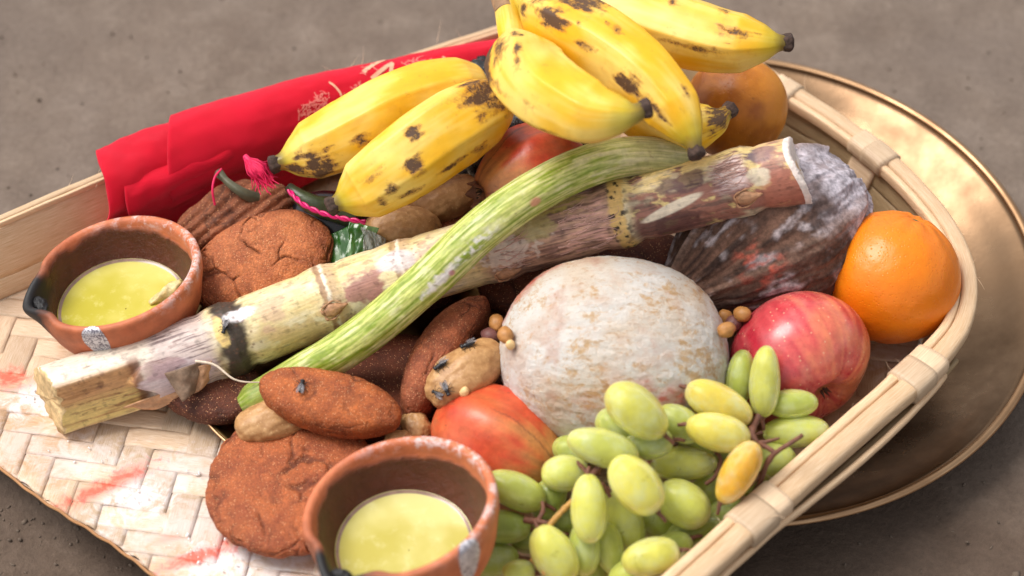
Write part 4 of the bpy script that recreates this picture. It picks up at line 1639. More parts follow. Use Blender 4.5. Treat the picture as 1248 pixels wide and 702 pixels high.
def lamp(px, py, h, R, tilt_dir, tilt, spout, label, ghee, foil_az, oil_h, soot_w, seed, deep=1.0):
    s_ = R / 4.93
    c = P(px, py, h)
    zt = nrm(ZUP + tilt * nrm(np.array([tilt_dir[0], tilt_dir[1], 0])))
    B = basis([1, 0, 0], zt)
    q, _ = crom(np.array(LP), 100)
    q = q * s_
    q[:, 1] = np.where(q[:, 1] < 0, q[:, 1] * deep, q[:, 1])
    n = 144
    ph = np.linspace(-np.pi, np.pi, n, endpoint=False)

    def pos(rr, zz, f):
        dsp = np.abs((f - spout + np.pi) % (2 * np.pi) - np.pi)
        k = np.exp(-(dsp / .20) ** 2) * sm(-1.6 * s_, 0, zz)
        k2 = np.exp(-((dsp - .46) / .16) ** 2) * sm(-1.2 * s_, 0, zz)
        r2 = rr * (1 + .105 * k - .055 * k2 + .006 * np.sin(3 * f + seed))
        z2 = zz - .38 * k * s_ + .06 * k2 + .035 * np.sin(2 * f + seed) * s_
        return np.stack([r2 * np.cos(f), r2 * np.sin(f), z2], -1) @ B.T + c
    RR, FF = np.meshgrid(q[:, 0], ph, indexing='ij')
    ZZ = np.repeat(q[:, 1][:, None], n, 1)
    V = pos(RR, ZZ, FF)
    base = c + B @ np.array([0, 0, -3.9 * s_ * deep])
    t = thing('clay_lamp', label, 'oil lamp', base)
    oz = c[2] + oil_h
    inner = (np.arange(len(q)) > np.argmax(q[:, 1]))[:, None] & (FF > -9)
    n_ = fbm(V * .5, 4, seed)
    n2 = fbm(V * 1.6, 4, seed + 2)
    col = mixc(L(186, 100, 62), L(204, 120, 80), .5 + n_)
    edge = oz + 1.75 + .45 * n_ + .15 * n2
    wet = np.maximum(sm(.35, -.1, V[..., 2] - edge), sm(-.75, -1.05, ZZ + .35 * n_ + .12 * n2)) * inner
    col = mixc(col, L(86, 30, 20), wet * .95)
    dsp = np.abs((FF - spout + np.pi) % (2 * np.pi) - np.pi)
    so_ = sm(soot_w * 1.25, soot_w * .55, dsp + .16 * n2 + .1 * n_) * sm(-2.1 * s_, -1.0 * s_, ZZ)
    col = mixc(col, L(24, 22, 24), so_)
    so2 = sm(soot_w * 2.2, soot_w * .8, dsp + .2 * n2) * .5
    col = mixc(col, L(70, 34, 24), so2 * (1 - so_))
    dust = (1 - wet) * (1 - so_) * sm(1.9, .7, np.abs((FF - .55 + np.pi) % (2 * np.pi) - np.pi)) * sm(-.6, .1, ZZ) * .75
    mesh('bowl', V, gridF(len(q), n, True), clay_m, t, col=col, extra={'wet': wet * (1 - so_), 'dust': dust})
    # oil: level surface meeting the inner wall all round
    i0 = np.argmax(q[:, 1]) + 1
    rr_ = []
    for f in ph:
        Wl = pos(q[i0:, 0], q[i0:, 1], np.full(len(q) - i0, f))
        zz = Wl[:, 2]
        k = np.where(zz < oz)[0]
        k = k[0] if len(k) else len(zz) - 1
        if k > 0:
            a_ = (zz[k - 1] - oz) / (zz[k - 1] - zz[k] + 1e-9)
            p = Wl[k - 1] * (1 - a_) + Wl[k] * a_
        else:
            p = Wl[0]
        rr_.append(p)
    rr_ = np.array(rr_)
    rr_[:, 2] = oz
    cen = rr_.mean(0)
    rows = [cen + (rr_ - cen) * f + [0, 0, e] for f, e in ((1.02, .07), (.985, .03), (.94, -.02), (.7, -.02), (.35, -.02), (.01, -.02))]
    mesh('ghee', np.array(rows), gridF(6, n, True), ghee, t)
    # wax-white film where the ghee meets the wall
    rows = [cen + (rr_ - cen) * f + [0, 0, e] for f, e in ((1.0, .075), (.985, .04), (.955, .0))]
    mesh('film', np.array(rows), gridF(3, n, True), plain('ghee_film_%d' % seed, L(150, 122, 104), .15, .2, 200, None), t)
    # burnt wick in the spout
    sp = pos(np.array([q[np.argmax(q[:, 1]), 0] * .93]), np.array([.0]), np.array([spout]))[0]
    inn = nrm(cen - sp)
    sd = np.cross(inn, ZUP)

    def wk(U):
        return U * [.62, .36, .26] * (1 + .35 * fbm(U * 2.2, 4, seed + 5)[:, None])
    blob('burnt_wick', soot_m, 4, wk, sp + inn * .45 + ZUP * .02, basis(sd + .3 * inn, ZUP), t)
    # dab of silver paint on the outside of the rim
    fz = np.linspace(-1, 1, 16)
    k0 = int(np.argmax(q[:, 1]))
    rows = []
    for u in np.linspace(0, 1, 14):
        kk = k0 + 1 - u * 17
        rq = np.interp(kk, np.arange(len(q)), q[:, 0])
        zq = np.interp(kk, np.arange(len(q)), q[:, 1])
        hw = .135 * np.sqrt(max(0.02, 1 - (2 * u - 1) ** 2)) * (1.1 - .25 * u) + .01
        W = pos(rq + .022 + 0 * fz, zq + .03 + 0 * fz, foil_az + fz * hw)
        rows.append(W)
    mesh('silver_dab', np.array(rows), gridF(14, 16), foil_m, t)
    reg(base + [0, 0, 1.9 * s_], 2.6 * s_)
    for f in np.linspace(0, 2 * np.pi, 16, endpoint=False):
        reg(pos(np.array([4.4 * s_]), np.array([-.4 * s_]), np.array([f]))[0], .55)
        reg(pos(np.array([4.1 * s_]), np.array([-1.3 * s_ * deep]), np.array([f]))[0], .55)
        reg(pos(np.array([3.3 * s_]), np.array([-2.3 * s_ * deep]), np.array([f]))[0], .7)
    return t, cen, rr_, pos, q


t1, cen, *_ = lamp(140, 333, 5.2, 4.88, (-.9, .65), .21, math.radians(196), 'terracotta lamp of bright yellow ghee at the left, between red cloth and sugarcane', ghee1,
                   math.radians(263), -2.75, .52, 3, 1.18)
# unburnt wick end lying in the ghee
tube('wick_end', [cen + [1.3, .35, .02], cen + [1.9, .75, .1], cen + [2.5, 1.1, .35], cen + [3.1, 1.35, .75]], 30, 12,
     lambda t, th: prof([(0, .12), (.3, .34), (.7, .36), (1, .18)], t) * (1 + .25 * np.sin(th * 3 + t * 8)), plain('soaked_cotton', L(206, 186, 130), .35, .25, 300, (300, .1), sss=.3), t1)
t2, *_ = lamp(486, 618, 6.5, 4.98, (-.85, .6), .25, math.radians(232), 'terracotta lamp of pale yellow ghee at the front edge, between big biscuit and grapes', ghee2,
              math.radians(316), -3.3, .50, 8, 1.30)

# ---------------- red cloth
cloth_m = None
g = G('red_cloth')
v = g.obj()
u = g.uv()
wv = g.n('ShaderNodeTexWave', {'Vector': u, 'Scale': 26.0, 'Distortion': .3}, bands_direction='X').outputs[1]
wv2 = g.n('ShaderNodeTexWave', {'Vector': u, 'Scale': 26.0, 'Distortion': .3}, bands_direction='Y').outputs[1]
n1 = g.noise(v, 30, 4, .6)
c = g.mix(g.rng(n1, .35, .65), L(214, 2, 36), L(226, 5, 44))
g.set(Base_Color=c, Roughness=.7, Specular_IOR_Level=.2, Normal=g.bump(g.ma('ADD', wv, wv2), .012, .6, g.bump(g.noise(v, 28, 3), .15, .6))) 
g.b.inputs['Sheen Weight'].default_value = .3
g.b.inputs['Sheen Tint'].default_value = (1, .3, .4, 1)
cloth_m = g.m
ax_pts = [P(140, 222, 5.0), P(215, 190, 5.0), P(330, 149, 5.1), P(450, 112, 5.2), P(560, 84, 5.2), P(640, 62, 5.2)]
AX, axl = crom(ax_pts, 120)
AT = nrm(np.gradient(AX, axis=0))
AF = nrm(np.cross(AT, ZUP) * 1.0)
if np.dot(AF[0], CC) < 0:
    AF = -AF
clo = thing('folded_red_cloth', 'bright red folded cloth with faded gold print lying along the back rim', 'cloth', [AX[50][0], AX[50][1], F0 + 1])


def cloth_sheet(name, prof2, s0, s1, scale, off, seed, thick=.12, fold=.10, label=None, end_wave=0.0):
    p2, pl = crom([(a_, b_, 0) for a_, b_ in prof2], 64)
    idx = np.linspace(s0 * 119, s1 * 119, 90)
    C = np.stack([np.interp(idx, np.arange(120), AX[:, k]) for k in range(3)], 1)
    Fw = np.stack([np.interp(idx, np.arange(120), AF[:, k]) for k in range(3)], 1)
    Tt = np.stack([np.interp(idx, np.arange(120), AT[:, k]) for k in range(3)], 1)
    S = np.array([scale(x / 119) for x in idx])
    V = C[:, None] + (p2[None, :, 0] * S[:, None] + off[0])[..., None] * Fw[:, None] + (p2[None, :, 1] * S[:, None] + off[1])[..., None] * ZUP
    uu = np.repeat((idx / 119 * axl)[:, None], 64, 1)
    vv_ = np.repeat(np.linspace(0, pl, 64)[None], 90, 0)
    nn = nrm(np.cross(np.gradient(V, axis=0), np.gradient(V, axis=1)))
    if np.sum(nn[:, 30] @ CC) < 0:
        nn = -nn
    wob = fold * fbm(np.stack([uu * .22, vv_ * .25, 0 * uu + seed], -1), 3, seed) + fold * .5 * fbm(np.stack([uu * .5, vv_ * .9, 0 * uu + seed], -1), 3, seed + 3)
    shk = sm(.4, 0, (idx - idx[0]) / (idx[-1] - idx[0]))[:, None]
    endk = sm(.12, 0, (idx - idx[0]) / (idx[-1] - idx[0]))[:, None]
    V = V + nn * (wob * 2.2)[..., None] + Tt[:, None] * (end_wave * endk * np.sin(vv_ * 1.1 + seed) - .52 * shk * (p2[None, :, 0] + 1.2))[..., None]
    top = V.reshape(-1, 3)
    bot = (V - nn * thick).reshape(-1, 3)
    Fq = gridF(90, 64)
    N = 90 * 64
    L_ = [i * 64 for i in range(90)] + [89 * 64 + j for j in range(1, 64)] + [i * 64 + 63 for i in range(88, -1, -1)] + list(range(62, 0, -1))
    rim = [(L_[k], L_[(k + 1) % len(L_)], L_[(k + 1) % len(L_)] + N, L_[k] + N) for k in range(len(L_))]
    uvv = np.stack([uu, vv_], -1).reshape(-1, 2)
    o = mesh(name, np.vstack([top, bot]), np.vstack([Fq, Fq[:, ::-1] + N, np.array(rim)]), cloth_m, clo, uv=np.vstack([uvv, uvv]))
    return o, V, nn


def scl(k):
    return 1.16 - .66 * k


outer = [(-2.0, -4.0), (-2.3, -1.5), (-2.2, .6), (-1.5, 1.7), (-.3, 2.15), (.9, 1.75), (1.75, .8), (2.15, -.3), (2.1, -1.1), (1.85, -1.5)]
_, OV, ON = cloth_sheet('outer_fold', outer, .165, 1.0, scl, (0, 0), 3, .14, .08)
inner1 = [(-1.9, -3.9), (-2.1, -1.0), (-1.9, .7), (-1.2, 1.45), (-.2, 1.75), (.9, 1.35), (1.5, .5), (1.45, -.8), (1.2, -2.4), (1.35, -4.4)]
cloth_sheet('inner_fold', inner1, .0, .98, scl, (-.12, -.12), 11, .14, .2, end_wave=.25)
inner2 = [(-1.5, -3.9), (-1.7, -1.0), (-1.3, .7), (-.4, 1.2), (.5, .8), (1.0, -.1), (.9, -1.4), (.75, -3.0), (.9, -4.4)]
cloth_sheet('tucked_fold', [(-1.2, 1.3), (.2, 1.5), (1.55, 1.1), (1.95, .3), (1.8, -.8), (1.7, -2.4), (1.85, -4.3)], .045, .6, scl, (.05, -.45), 29, .14, .16, end_wave=.1)
cloth_sheet('inner_fold', inner2, .03, .95, scl, (-.1, -.1), 17, .14, .13, end_wave=.3)
inner3 = [(-.9, -3.9), (-1.0, -1.0), (-.5, .3), (.2, .35), (.45, -.6), (.3, -2.2), (.2, -4.0)]
cloth_sheet('inner_fold', inner3, .06, .9, scl, (-.1, -.1), 23, .14, .10, end_wave=.2)
# corner turned in at the near end of the outer fold
i_, j_ = 0, 40


def csurf(a_, b_, up=.02):
    """point on the outer fold: a_ along 0..1, b_ round the roll 0..1"""
    x = np.clip(a_, 0, 1) * 89
    y = np.clip(b_, 0, 1) * 63
    x0, y0 = int(min(x, 88)), int(min(y, 62))
    fx, fy = x - x0, y - y0
    f = lambda A: (A[x0, y0] * (1 - fx) + A[x0 + 1, y0] * fx) * (1 - fy) + (A[x0, y0 + 1] * (1 - fx) + A[x0 + 1, y0 + 1] * fx) * fy
    nn = f(ON)
    return f(OV) + nn * up


TPL = .5
# faded gold print: two big letters, an arc on each side, worn lines of small print
gold = G('worn_gold_print')
v = gold.obj()
wn = gold.rng(gold.noise(v, 420, 4, .7), .30, .44)
gold.set(Base_Color=gold.mix(wn, L(214, 20, 54), L(228, 172, 140)), Roughness=.55)
gold_m = gold.m
faint = G('faint_gold_print')
v = faint.obj()
wn = faint.rng(faint.noise(v, 600, 4, .7), .38, .50)
faint.set(Base_Color=faint.mix(wn, L(212, 14, 48), L(226, 120, 112)), Roughness=.55)
faint_m = faint.m


def print_mesh(name, V2, F_, m, up):
    V3 = np.array([csurf(a_, b_, up) for a_, b_ in V2])
    mesh(name, V3, [tuple(f) for f in F_], m, clo)


def uvof(px, py):
    """cloth surface coordinates of the point of the roll seen near that spot"""
    x, y = seen(OV.reshape(-1, 3))
    ok = ((np.abs(ON.reshape(-1, 3) @ CC) > .1) & (OV.reshape(-1, 3)[:, 2] > AX[:, 2].min() + .4))
    d = (x - px) ** 2 + (y - py) ** 2 + np.where(ok, 0, 1e6)
    k = int(np.argmin(d))
    return (k // 64) / 89, (k % 64) / 63


# big letters "IM"
fc = bpy.data.curves.new('print_letters', 'FONT')
fc.body = 'IM'
fc.align_x = 'CENTER'
fc.align_y = 'CENTER'
fc.offset = 0.0
tmp = bpy.data.objects.new('print_letters', fc)
me = tmp.to_mesh()
bm = bmesh.new()
bm.from_mesh(me)
bmesh.ops.triangulate(bm, faces=bm.faces[:])
for _ in range(2):
    bmesh.ops.subdivide_edges(bm, edges=[e for e in bm.edges if e.calc_length() > .06], cuts=1)
bmesh.ops.triangulate(bm, faces=bm.faces[:])
TV = np.array([v_.co[:2] for v_ in bm.verts])
TF = [[v_.index for v_ in f.verts] for f in bm.faces]
bm.free()
tmp.to_mesh_clear()
bpy.data.objects.remove(tmp)
u0, v0 = uvof(468, 92)
perc = axl * .835
print('print at', u0, v0)
S_ = 2.7
rot = math.radians(-62)
W2 = TV @ np.array([[math.cos(rot), math.sin(rot)], [-math.sin(rot), math.cos(rot)]])
TW = np.stack([u0 + W2[:, 0] * S_ / perc, v0 - W2[:, 1] * S_ / (10.5 * .9)], 1)
print_mesh('printed_letters', TW, TF, gold_m, .035)


def stroke(pts, wd, m, up=.03):
    pts = np.asarray(pts, float)
    q = np.array([csurf(a_, b_, up) for a_, b_ in pts])
    T = nrm(np.gradient(q, axis=0))
    nn = np.array([nrm(csurf(a_, b_, .3) - csurf(a_, b_, 0)) for a_, b_ in pts])
    s = np.cross(T, nn) * wd / 2
    V = np.stack([q - s, q + s], 1).reshape(-1, 3)
    return V, gridF(len(q), 2)


for (ax_, ay) in ((412, 120), (548, 84)):
    ua, va = uvof(ax_, ay)
    k = np.linspace(-1, 1, 24)
    pts = np.stack([ua - .02 * (k ** 2) + .010, va + k * .11], 1)
    V, Fq = stroke(pts, .13, gold_m)
    mesh('printed_arc', V, Fq, gold_m, clo)
vs, fs, b0 = [], [], 0
rg = random.Random(4)
for (x0, y0, x1, y1, rows_, n_) in ((490, 78, 520, 68, 3, 9), (365, 138, 395, 112, 7, 16), (420, 118, 440, 100, 6, 10), (440, 86, 452, 80, 2, 4)):
    for r_ in range(rows_):
        for k in range(n_):
            px_ = x0 + (x1 - x0) * k / max(1, n_ - 1) + rg.uniform(-2, 2) + r_ * 1.6
            py_ = y0 + (y1 - y0) * k / max(1, n_ - 1) + r_ * 4.4 + rg.uniform(-1.5, 1.5)
            ua, va = uvof(px_, py_)
            an = rg.uniform(0, 3.14)
            l_ = rg.uniform(.10, .26)
            k2 = np.linspace(-1, 1, 5)
            cv = rg.uniform(-.5, .5)
            pts = np.stack([ua + (math.cos(an) * k2 - math.sin(an) * cv * k2 ** 2) * l_ / perc, va + (math.sin(an) * k2 + math.cos(an) * cv * k2 ** 2) * l_ / 9.5], 1)
            V, Fq = stroke(pts, .07, gold_m)
            vs.append(V)
            fs.append(Fq + b0)
            b0 += len(V)
mesh('small_print', np.vstack(vs), np.vstack(fs), faint_m, clo)['kind'] = 'stuff'

# ---------------- bananas
g = G('banana_peel')
v = g.obj()
c = g.col()
br = g.n('ShaderNodeAttribute', attribute_name='bruise').outputs['Fac']
st = g.noise(v, 160, 5, .7)
st2 = g.noise(v, 520, 4, .75)
k = g.rng(g.ma('ADD', g.ma('ADD', br, g.ma('MULTIPLY', g.ma('SUBTRACT', st, .5), 1.5)), g.ma('MULTIPLY', g.ma('SUBTRACT', st2, .5), 1.0)), .45, .8)
kb = g.rng(g.ma('ADD', br, g.ma('MULTIPLY', g.ma('SUBTRACT', st, .5), 1.6)), .12, .55)
c = g.mix(g.ma('MULTIPLY', kb, .6), c, L(158, 96, 46))
c = g.mix(g.ma('MULTIPLY', k, .9), c, L(64, 44, 42))
fr = g.rng(g.voro(v, 170), .02, .045, 1, 0)
fr = g.ma('MULTIPLY', fr, g.rng(g.noise(v, 50, 3), .5, .58))
c = g.mix(g.ma('MULTIPLY', fr, .75), c, L(96, 60, 30))
f = g.rng(g.noise(v, 60, 4, .6), .3, .7, .93, 1.06)
c = g.mix(1, c, g.n('ShaderNodeCombineColor', {0: f, 1: f, 2: f}).outputs[0], 'MULTIPLY')
g.set(Base_Color=c, Roughness=g.rng(k, 0, 1, .42, .6), Specular_IOR_Level=.4,
      Normal=g.bump(g.noise(v, 60, 4, .6), .03, 1, g.bump(k, -.03, 1)))
g.b.inputs['Subsurface Weight'].default_value = .12
g.b.inputs['Subsurface Radius'].default_value = (1, .7, .15)
g.b.inputs['Subsurface Scale'].default_value = .004
ban_m = g.m
tip_m = plain('banana_tip', L(66, 48, 40), .85, .5, 400, (500, .08))


RKA = [(0, .21), (.025, .26), (.07, .52), (.15, .82), (.32, .99), (.48, 1.05), (.56, .98), (.63, .78), (.68, .50), (.73, .36), (1, .34)]
RKB = [(0, .21), (.025, .26), (.07, .52), (.15, .82), (.32, .96), (.52, 1.03), (.68, 1.0), (.79, .86), (.85, .58), (.90, .40), (1, .36)]


def banana(path, R, name, parent, seed, rk, bruises, tipside='start', phase=0.0, green=.0, neck=None, face=CC):
    """path ends with the blossom tip at its start; bruises are (t, theta, length, width, strength)"""
    def rad(t, th):
        r = R * prof(rk, t)
        sec = ((th + phase) % (2 * np.pi / 5)) - np.pi / 5
        poly = .81 / np.cos(sec)
        mid = (.35 + .65 * sm(0, .2, t)) * sm(1.05, .7, t)
        r = r * (1 + .62 * (poly - .88) * mid + .03 * np.cos(th * 2 + seed) * mid)
        return r * (1 + .012 * fbm(np.stack([t * 6, np.cos(th) * 1.2, np.sin(th) * 1.2], -1), 3, seed))
    V, TT, TH, ln, *_ = tube_grid(path, 200, 110, rad, None, face)
    q = np.stack([TT * 13, np.cos(TH) * 2, np.sin(TH) * 2], -1)
    n1 = fbm(q * [.3, .5, .5], 3, seed)
    n2 = fbm(q * [.8, 2.2, 2.2], 4, seed + 1)
    n3 = fbm(q * [.35, 3.5, 3.5], 4, seed + 2)
    c = mixc(L(230, 172, 24), L(238, 194, 60), .5 + n1)
    c = mixc(c, L(244, 216, 130), sm(-.35, .5, .35 * n3 + 1.0 * n1) * .62)
    c = mixc(c, L(214, 150, 30), sm(.15, .5, n2) * .25)
    c = mixc(c, L(176, 170, 40), sm(.13, .03, TT) * .6)
    ridge = 1 - np.abs(np.sin(2.5 * (TH + phase))) ** .5
    c = mixc(c, L(200, 146, 40), np.clip(ridge - .6, 0, 1) * 1.3 * sm(-.3, .3, n1 + .3 * n3))
    if green:
        c = mixc(c, L(150, 150, 40), sm(.74, .9, TT) * green)
    c = mixc(c, L(84, 64, 36), sm(.05, .01, TT) * .8)
    b = np.zeros_like(TT)
    for (t0, a0, dt, da, s_) in bruises:
        d = np.hypot((TT - t0) / dt, ((TH - math.radians(a0) + np.pi) % (2 * np.pi) - np.pi) / math.radians(da))
        b = np.maximum(b, sm(1.9, .1, d + 1.1 * n2 + .5 * n3) * s_)
    # scattered short scuffs along the length, mostly on the ridges
    rs = np.random.default_rng(seed)
    for k in range(7):
        t0, a0 = rs.uniform(.1, .95), rs.uniform(-np.pi, np.pi)
        if k % 2:
            a0 = round(a0 / (2 * np.pi / 5)) * (2 * np.pi / 5) - phase
        d = np.hypot((TT - t0) / rs.uniform(.012, .04), ((TH - a0 + .8 * (TT - t0) * rs.uniform(-9, 9) + np.pi) % (2 * np.pi) - np.pi) / rs.uniform(.04, .11))
        b = np.maximum(b, sm(1.3, .5, d + .6 * n2) * rs.uniform(.35, .62))
    Fq = [tuple(x) for x in gridF(200, 110, True).tolist()]
    VV = V.reshape(-1, 3)
    n = len(VV)
    VV = np.vstack([VV, V[0].mean(0), V[-1].mean(0)])
    for j in range(110):
        Fq.append((n, (j + 1) % 110, j))
        Fq.append((n + 1, 199 * 110 + j, 199 * 110 + (j + 1) % 110))
    cc = np.vstack([c.reshape(-1, 3), c[0, 0], c[-1, 0]])
    bb = np.concatenate([b.ravel(), [0, 0]])
    body = mesh(name, VV, Fq, ban_m, parent, None, cc, None, True, {'bruise': bb})
    C, _ = crom(path, 40)
    rr = R * prof(rk, np.linspace(0, 1, 40))
    reg(C[2:], rr[2:] * .93)
    # dry blossom tip
    d0 = nrm(C[0] - C[2])
    r0 = R * rk[0][1]

    def trad(t, th):
        return r0 * prof([(0, 1.0), (.3, 1.16), (.75, 1.22), (.9, 1.05), (1, .7)], t) * (1 + .09 * np.cos(5 * th + seed) + .05 * np.sin(11 * th))
    tp = tube('blossom_tip', [C[0] - d0 * .12, C[0] + d0 * .22, C[0] + d0 * .5], 14, 30, trad, tip_m, parent if parent else body)
    p_ = C[0] + d0 * .5
    return body


RKL = [(0, .21), (.025, .26), (.07, .52), (.15, .82), (.32, .96), (.5, 1.02), (.72, 1.02), (.87, .95), (.95, .74), (.985, .45), (1, .2)]
RKS = [(0, .21), (.025, .26), (.07, .52), (.15, .82), (.32, .98), (.52, 1.03), (.66, 1.02), (.75, .92), (.815, .66), (.86, .42), (.91, .34), (1, .34)]

tb = thing('banana', 'ripe loose banana with a black star-shaped bruise near its tip, touching the red cloth', 'banana', P(460, 160, 5) * [1, 1, 0] + [0, 0, F0 + 5])
banana([P(338, 199, 7.6), P(372, 188, 7.8), P(425, 165, 8.6), P(485, 135, 9.2), P(545, 115, 9.3), P(594, 108, 8.8)], 2.0, 'peel', tb, 3, RKL,
       [(.17, 35, .065, 32, 1.05), (.10, 10, .04, 14, .8), (.06, 40, .05, 22, .9), (.36, 25, .03, 9, .6), (.47, 40, .02, 10, .5), (.95, 20, .05, 30, .4)], phase=.25)
tb = thing('banana', 'ripe loose banana in front, large greyish bruise on its round upper end', 'banana', P(500, 190, 5) * [1, 1, 0] + [0, 0, F0 + 5])
banana([P(408, 249, 8.2), P(437, 234, 8.6), P(485, 202, 9.8), P(540, 163, 10.8), P(585, 137, 10.8), P(604, 130, 10.2)], 2.06, 'peel', tb, 9, RKL,
       [(.85, -22, .10, 40, .80), (.50, -22, .035, 9, 1.0), (.42, 18, .04, 12, .85), (.30, 30, .03, 9, .7), (.26, -5, .05, 7, .55), (.22, 40, .02, 14, .6), (.34, 62, .05, 8, .7), (.56, 62, .06, 8, .7), (.72, 66, .04, 9, .6)],
       phase=-.55)

bun = thing('banana_bunch', 'bunch of four ripe bananas on one stalk, heaped on top of the pile', 'bananas', P(720, 90, 9) * [1, 1, 0] + [0, 0, F0 + 8])
D_ = banana([P(887, 136, 12.4), P(868, 148, 12.2), P(825, 152, 11.4), P(775, 120, 11.2), P(720, 70, 11.8), P(665, 25, 12.6), P(645, 4, 13.2)], 1.8, 'lower_banana', bun, 21, RKS,
            [(.05, 0, .03, 60, 1.0), (.12, 20, .03, 40, .6)], phase=.3)
C_ = banana([P(956, 52, 14.6), P(930, 52, 14.6), P(880, 48, 14.2), P(820, 33, 13.8), P(755, 10, 13.6), P(700, -14, 13.6), P(655, -18, 13.6)], 1.95, 'back_banana', bun, 27, RKS,
            [(.17, 10, .05, 11, .85), (.22, 55, .03, 9, .7), (.25, -35, .05, 9, .6), (.42, 40, .025, 8, .6), (.36, -32, .07, 4, .6), (.66, -20, .03, 6, .7)], phase=.4)
B_ = banana([P(847, 183, 14.6), P(840, 165, 14.9), P(812, 122, 15.5), P(770, 78, 16.0), P(722, 44, 16.0), P(678, 22, 15.6), P(652, 12, 14.8), P(632, -2, 14.0)], 1.84, 'middle_banana', bun, 33, RKB,
            [(.16, 40, .035, 10, .6), (.30, -40, .05, 13, .9), (.17, -35, .06, 9, .8), (.46, 25, .04, 7, .5), (.66, -12, .06, 14, 1.1), (.74, 20, .05, 24, .5), (.62, 50, .07, 26, .9), (.80, -20, .04, 12, .8), (.50, -28, .04, 8, .7)], phase=.1, green=.5)
A_ = banana([P(783, 134, 18.2), P(768, 139, 18.1), P(726, 139, 17.5), P(688, 125, 16.9), P(658, 106, 16.3), P(640, 84, 15.6), P(624, 46, 14.6), P(615, -6, 13.8)], 2.02, 'front_banana', bun, 39, RKA,
            [(.56, -58, .09, 18, 1.1), (.53, -25, .07, 22, .55), (.44, 8, .03, 7, .9), (.40, -2, .02, 8, .6), (.54, 5, .025, 9, .7), (.53, -30, .015, 9, .5), (.30, -40, .02, 9, .4)], phase=-.1, green=.3)
st_c = plain('banana_stalk', L(176, 150, 62), .6, .3, 120, (200, .05))
tube('stalk', [P(660, -34, 13.6), P(636, -14, 14.0), P(622, 2, 14.0), P(604, 6, 13.8)], 60, 40, lambda t, th: prof([(0, .9), (.4, .95), (.8, .8), (1, .5)], t) * (1 + .08 * np.cos(th * 3)), st_c, bun)
tube('stalk_end', [P(617, 16, 14.25), P(614, 4, 14.2), P(610, -12, 14.1)], 30, 30, lambda t, th: .62 * (1 + .06 * np.sin(th * 5 + t * 6)), plain('dry_stalk', L(150, 116, 84), .75, .35, 160, (300, .07)), bun)

# ---------------- grapes
g = G('grape_skin')
v = g.obj()
rn = g.n('ShaderNodeAttribute', attribute_name='tone', attribute_type='OBJECT').outputs['Fac']
sh = g.rnd()
c = g.ramp(rn, [(0, L(158, 172, 80)), (.28, L(206, 210, 108)), (.6, L(228, 212, 96)), (1.0, L(226, 168, 52))])
nz = g.noise(v, 100, 4, .6)
vv_ = g.ma('ADD', nz, g.ma('MULTIPLY', g.ma('SUBTRACT', sh, .5), .25))
f = g.rng(vv_, .2, .8, .82, 1.16)
c = g.mix(1, c, g.n('ShaderNodeCombineColor', {0: f, 1: f, 2: f}).outputs[0], 'MULTIPLY')
# meridian veins seen through the skin, waxy bloom, and small brown flecks
ve = g.noise(g.map(g.uv(), (.7, 9, 1)), 1.0, 3, .6)
c = g.mix(g.rng(ve, .5, .75, 0, .35), c, L(232, 232, 150))
fl = g.ma('MULTIPLY', g.rng(g.voro(v, 260), .04, .08, 1, 0), g.rng(g.noise(v, 90, 2), .55, .62))
c = g.mix(g.ma('MULTIPLY', fl, .7), c, L(140, 100, 40))
bl = g.rng(g.noise(v, 75, 5, .65), .42, .72, 0, .45)
c = g.mix(bl, c, L(214, 224, 196))
g.set(Base_Color=c, Roughness=g.rng(nz, .3, .7, .27, .42), Specular_IOR_Level=.4, Normal=g.bump(g.noise(v, 60, 2), .02, .6))
g.b.inputs['Subsurface Weight'].default_value = .9
g.b.inputs['Transmission Weight'].default_value = .22
g.b.inputs['IOR'].default_value = 1.36
g.b.inputs['Subsurface Radius'].default_value = (1.0, 1.0, .28)
g.b.inputs['Subsurface Scale'].default_value = .010
grape_m = g.m
ped_m = plain('grape_stem', L(112, 70, 52), .65, .35, 300, (500, .04))
tan_m = plain('grape_twig', L(186, 140, 72), .6, .3, 300, (500, .04))
gb = thing('grape_bunch', 'bunch of green-yellow grapes spilling along the front rim', 'grapes', P(760, 600, 0))
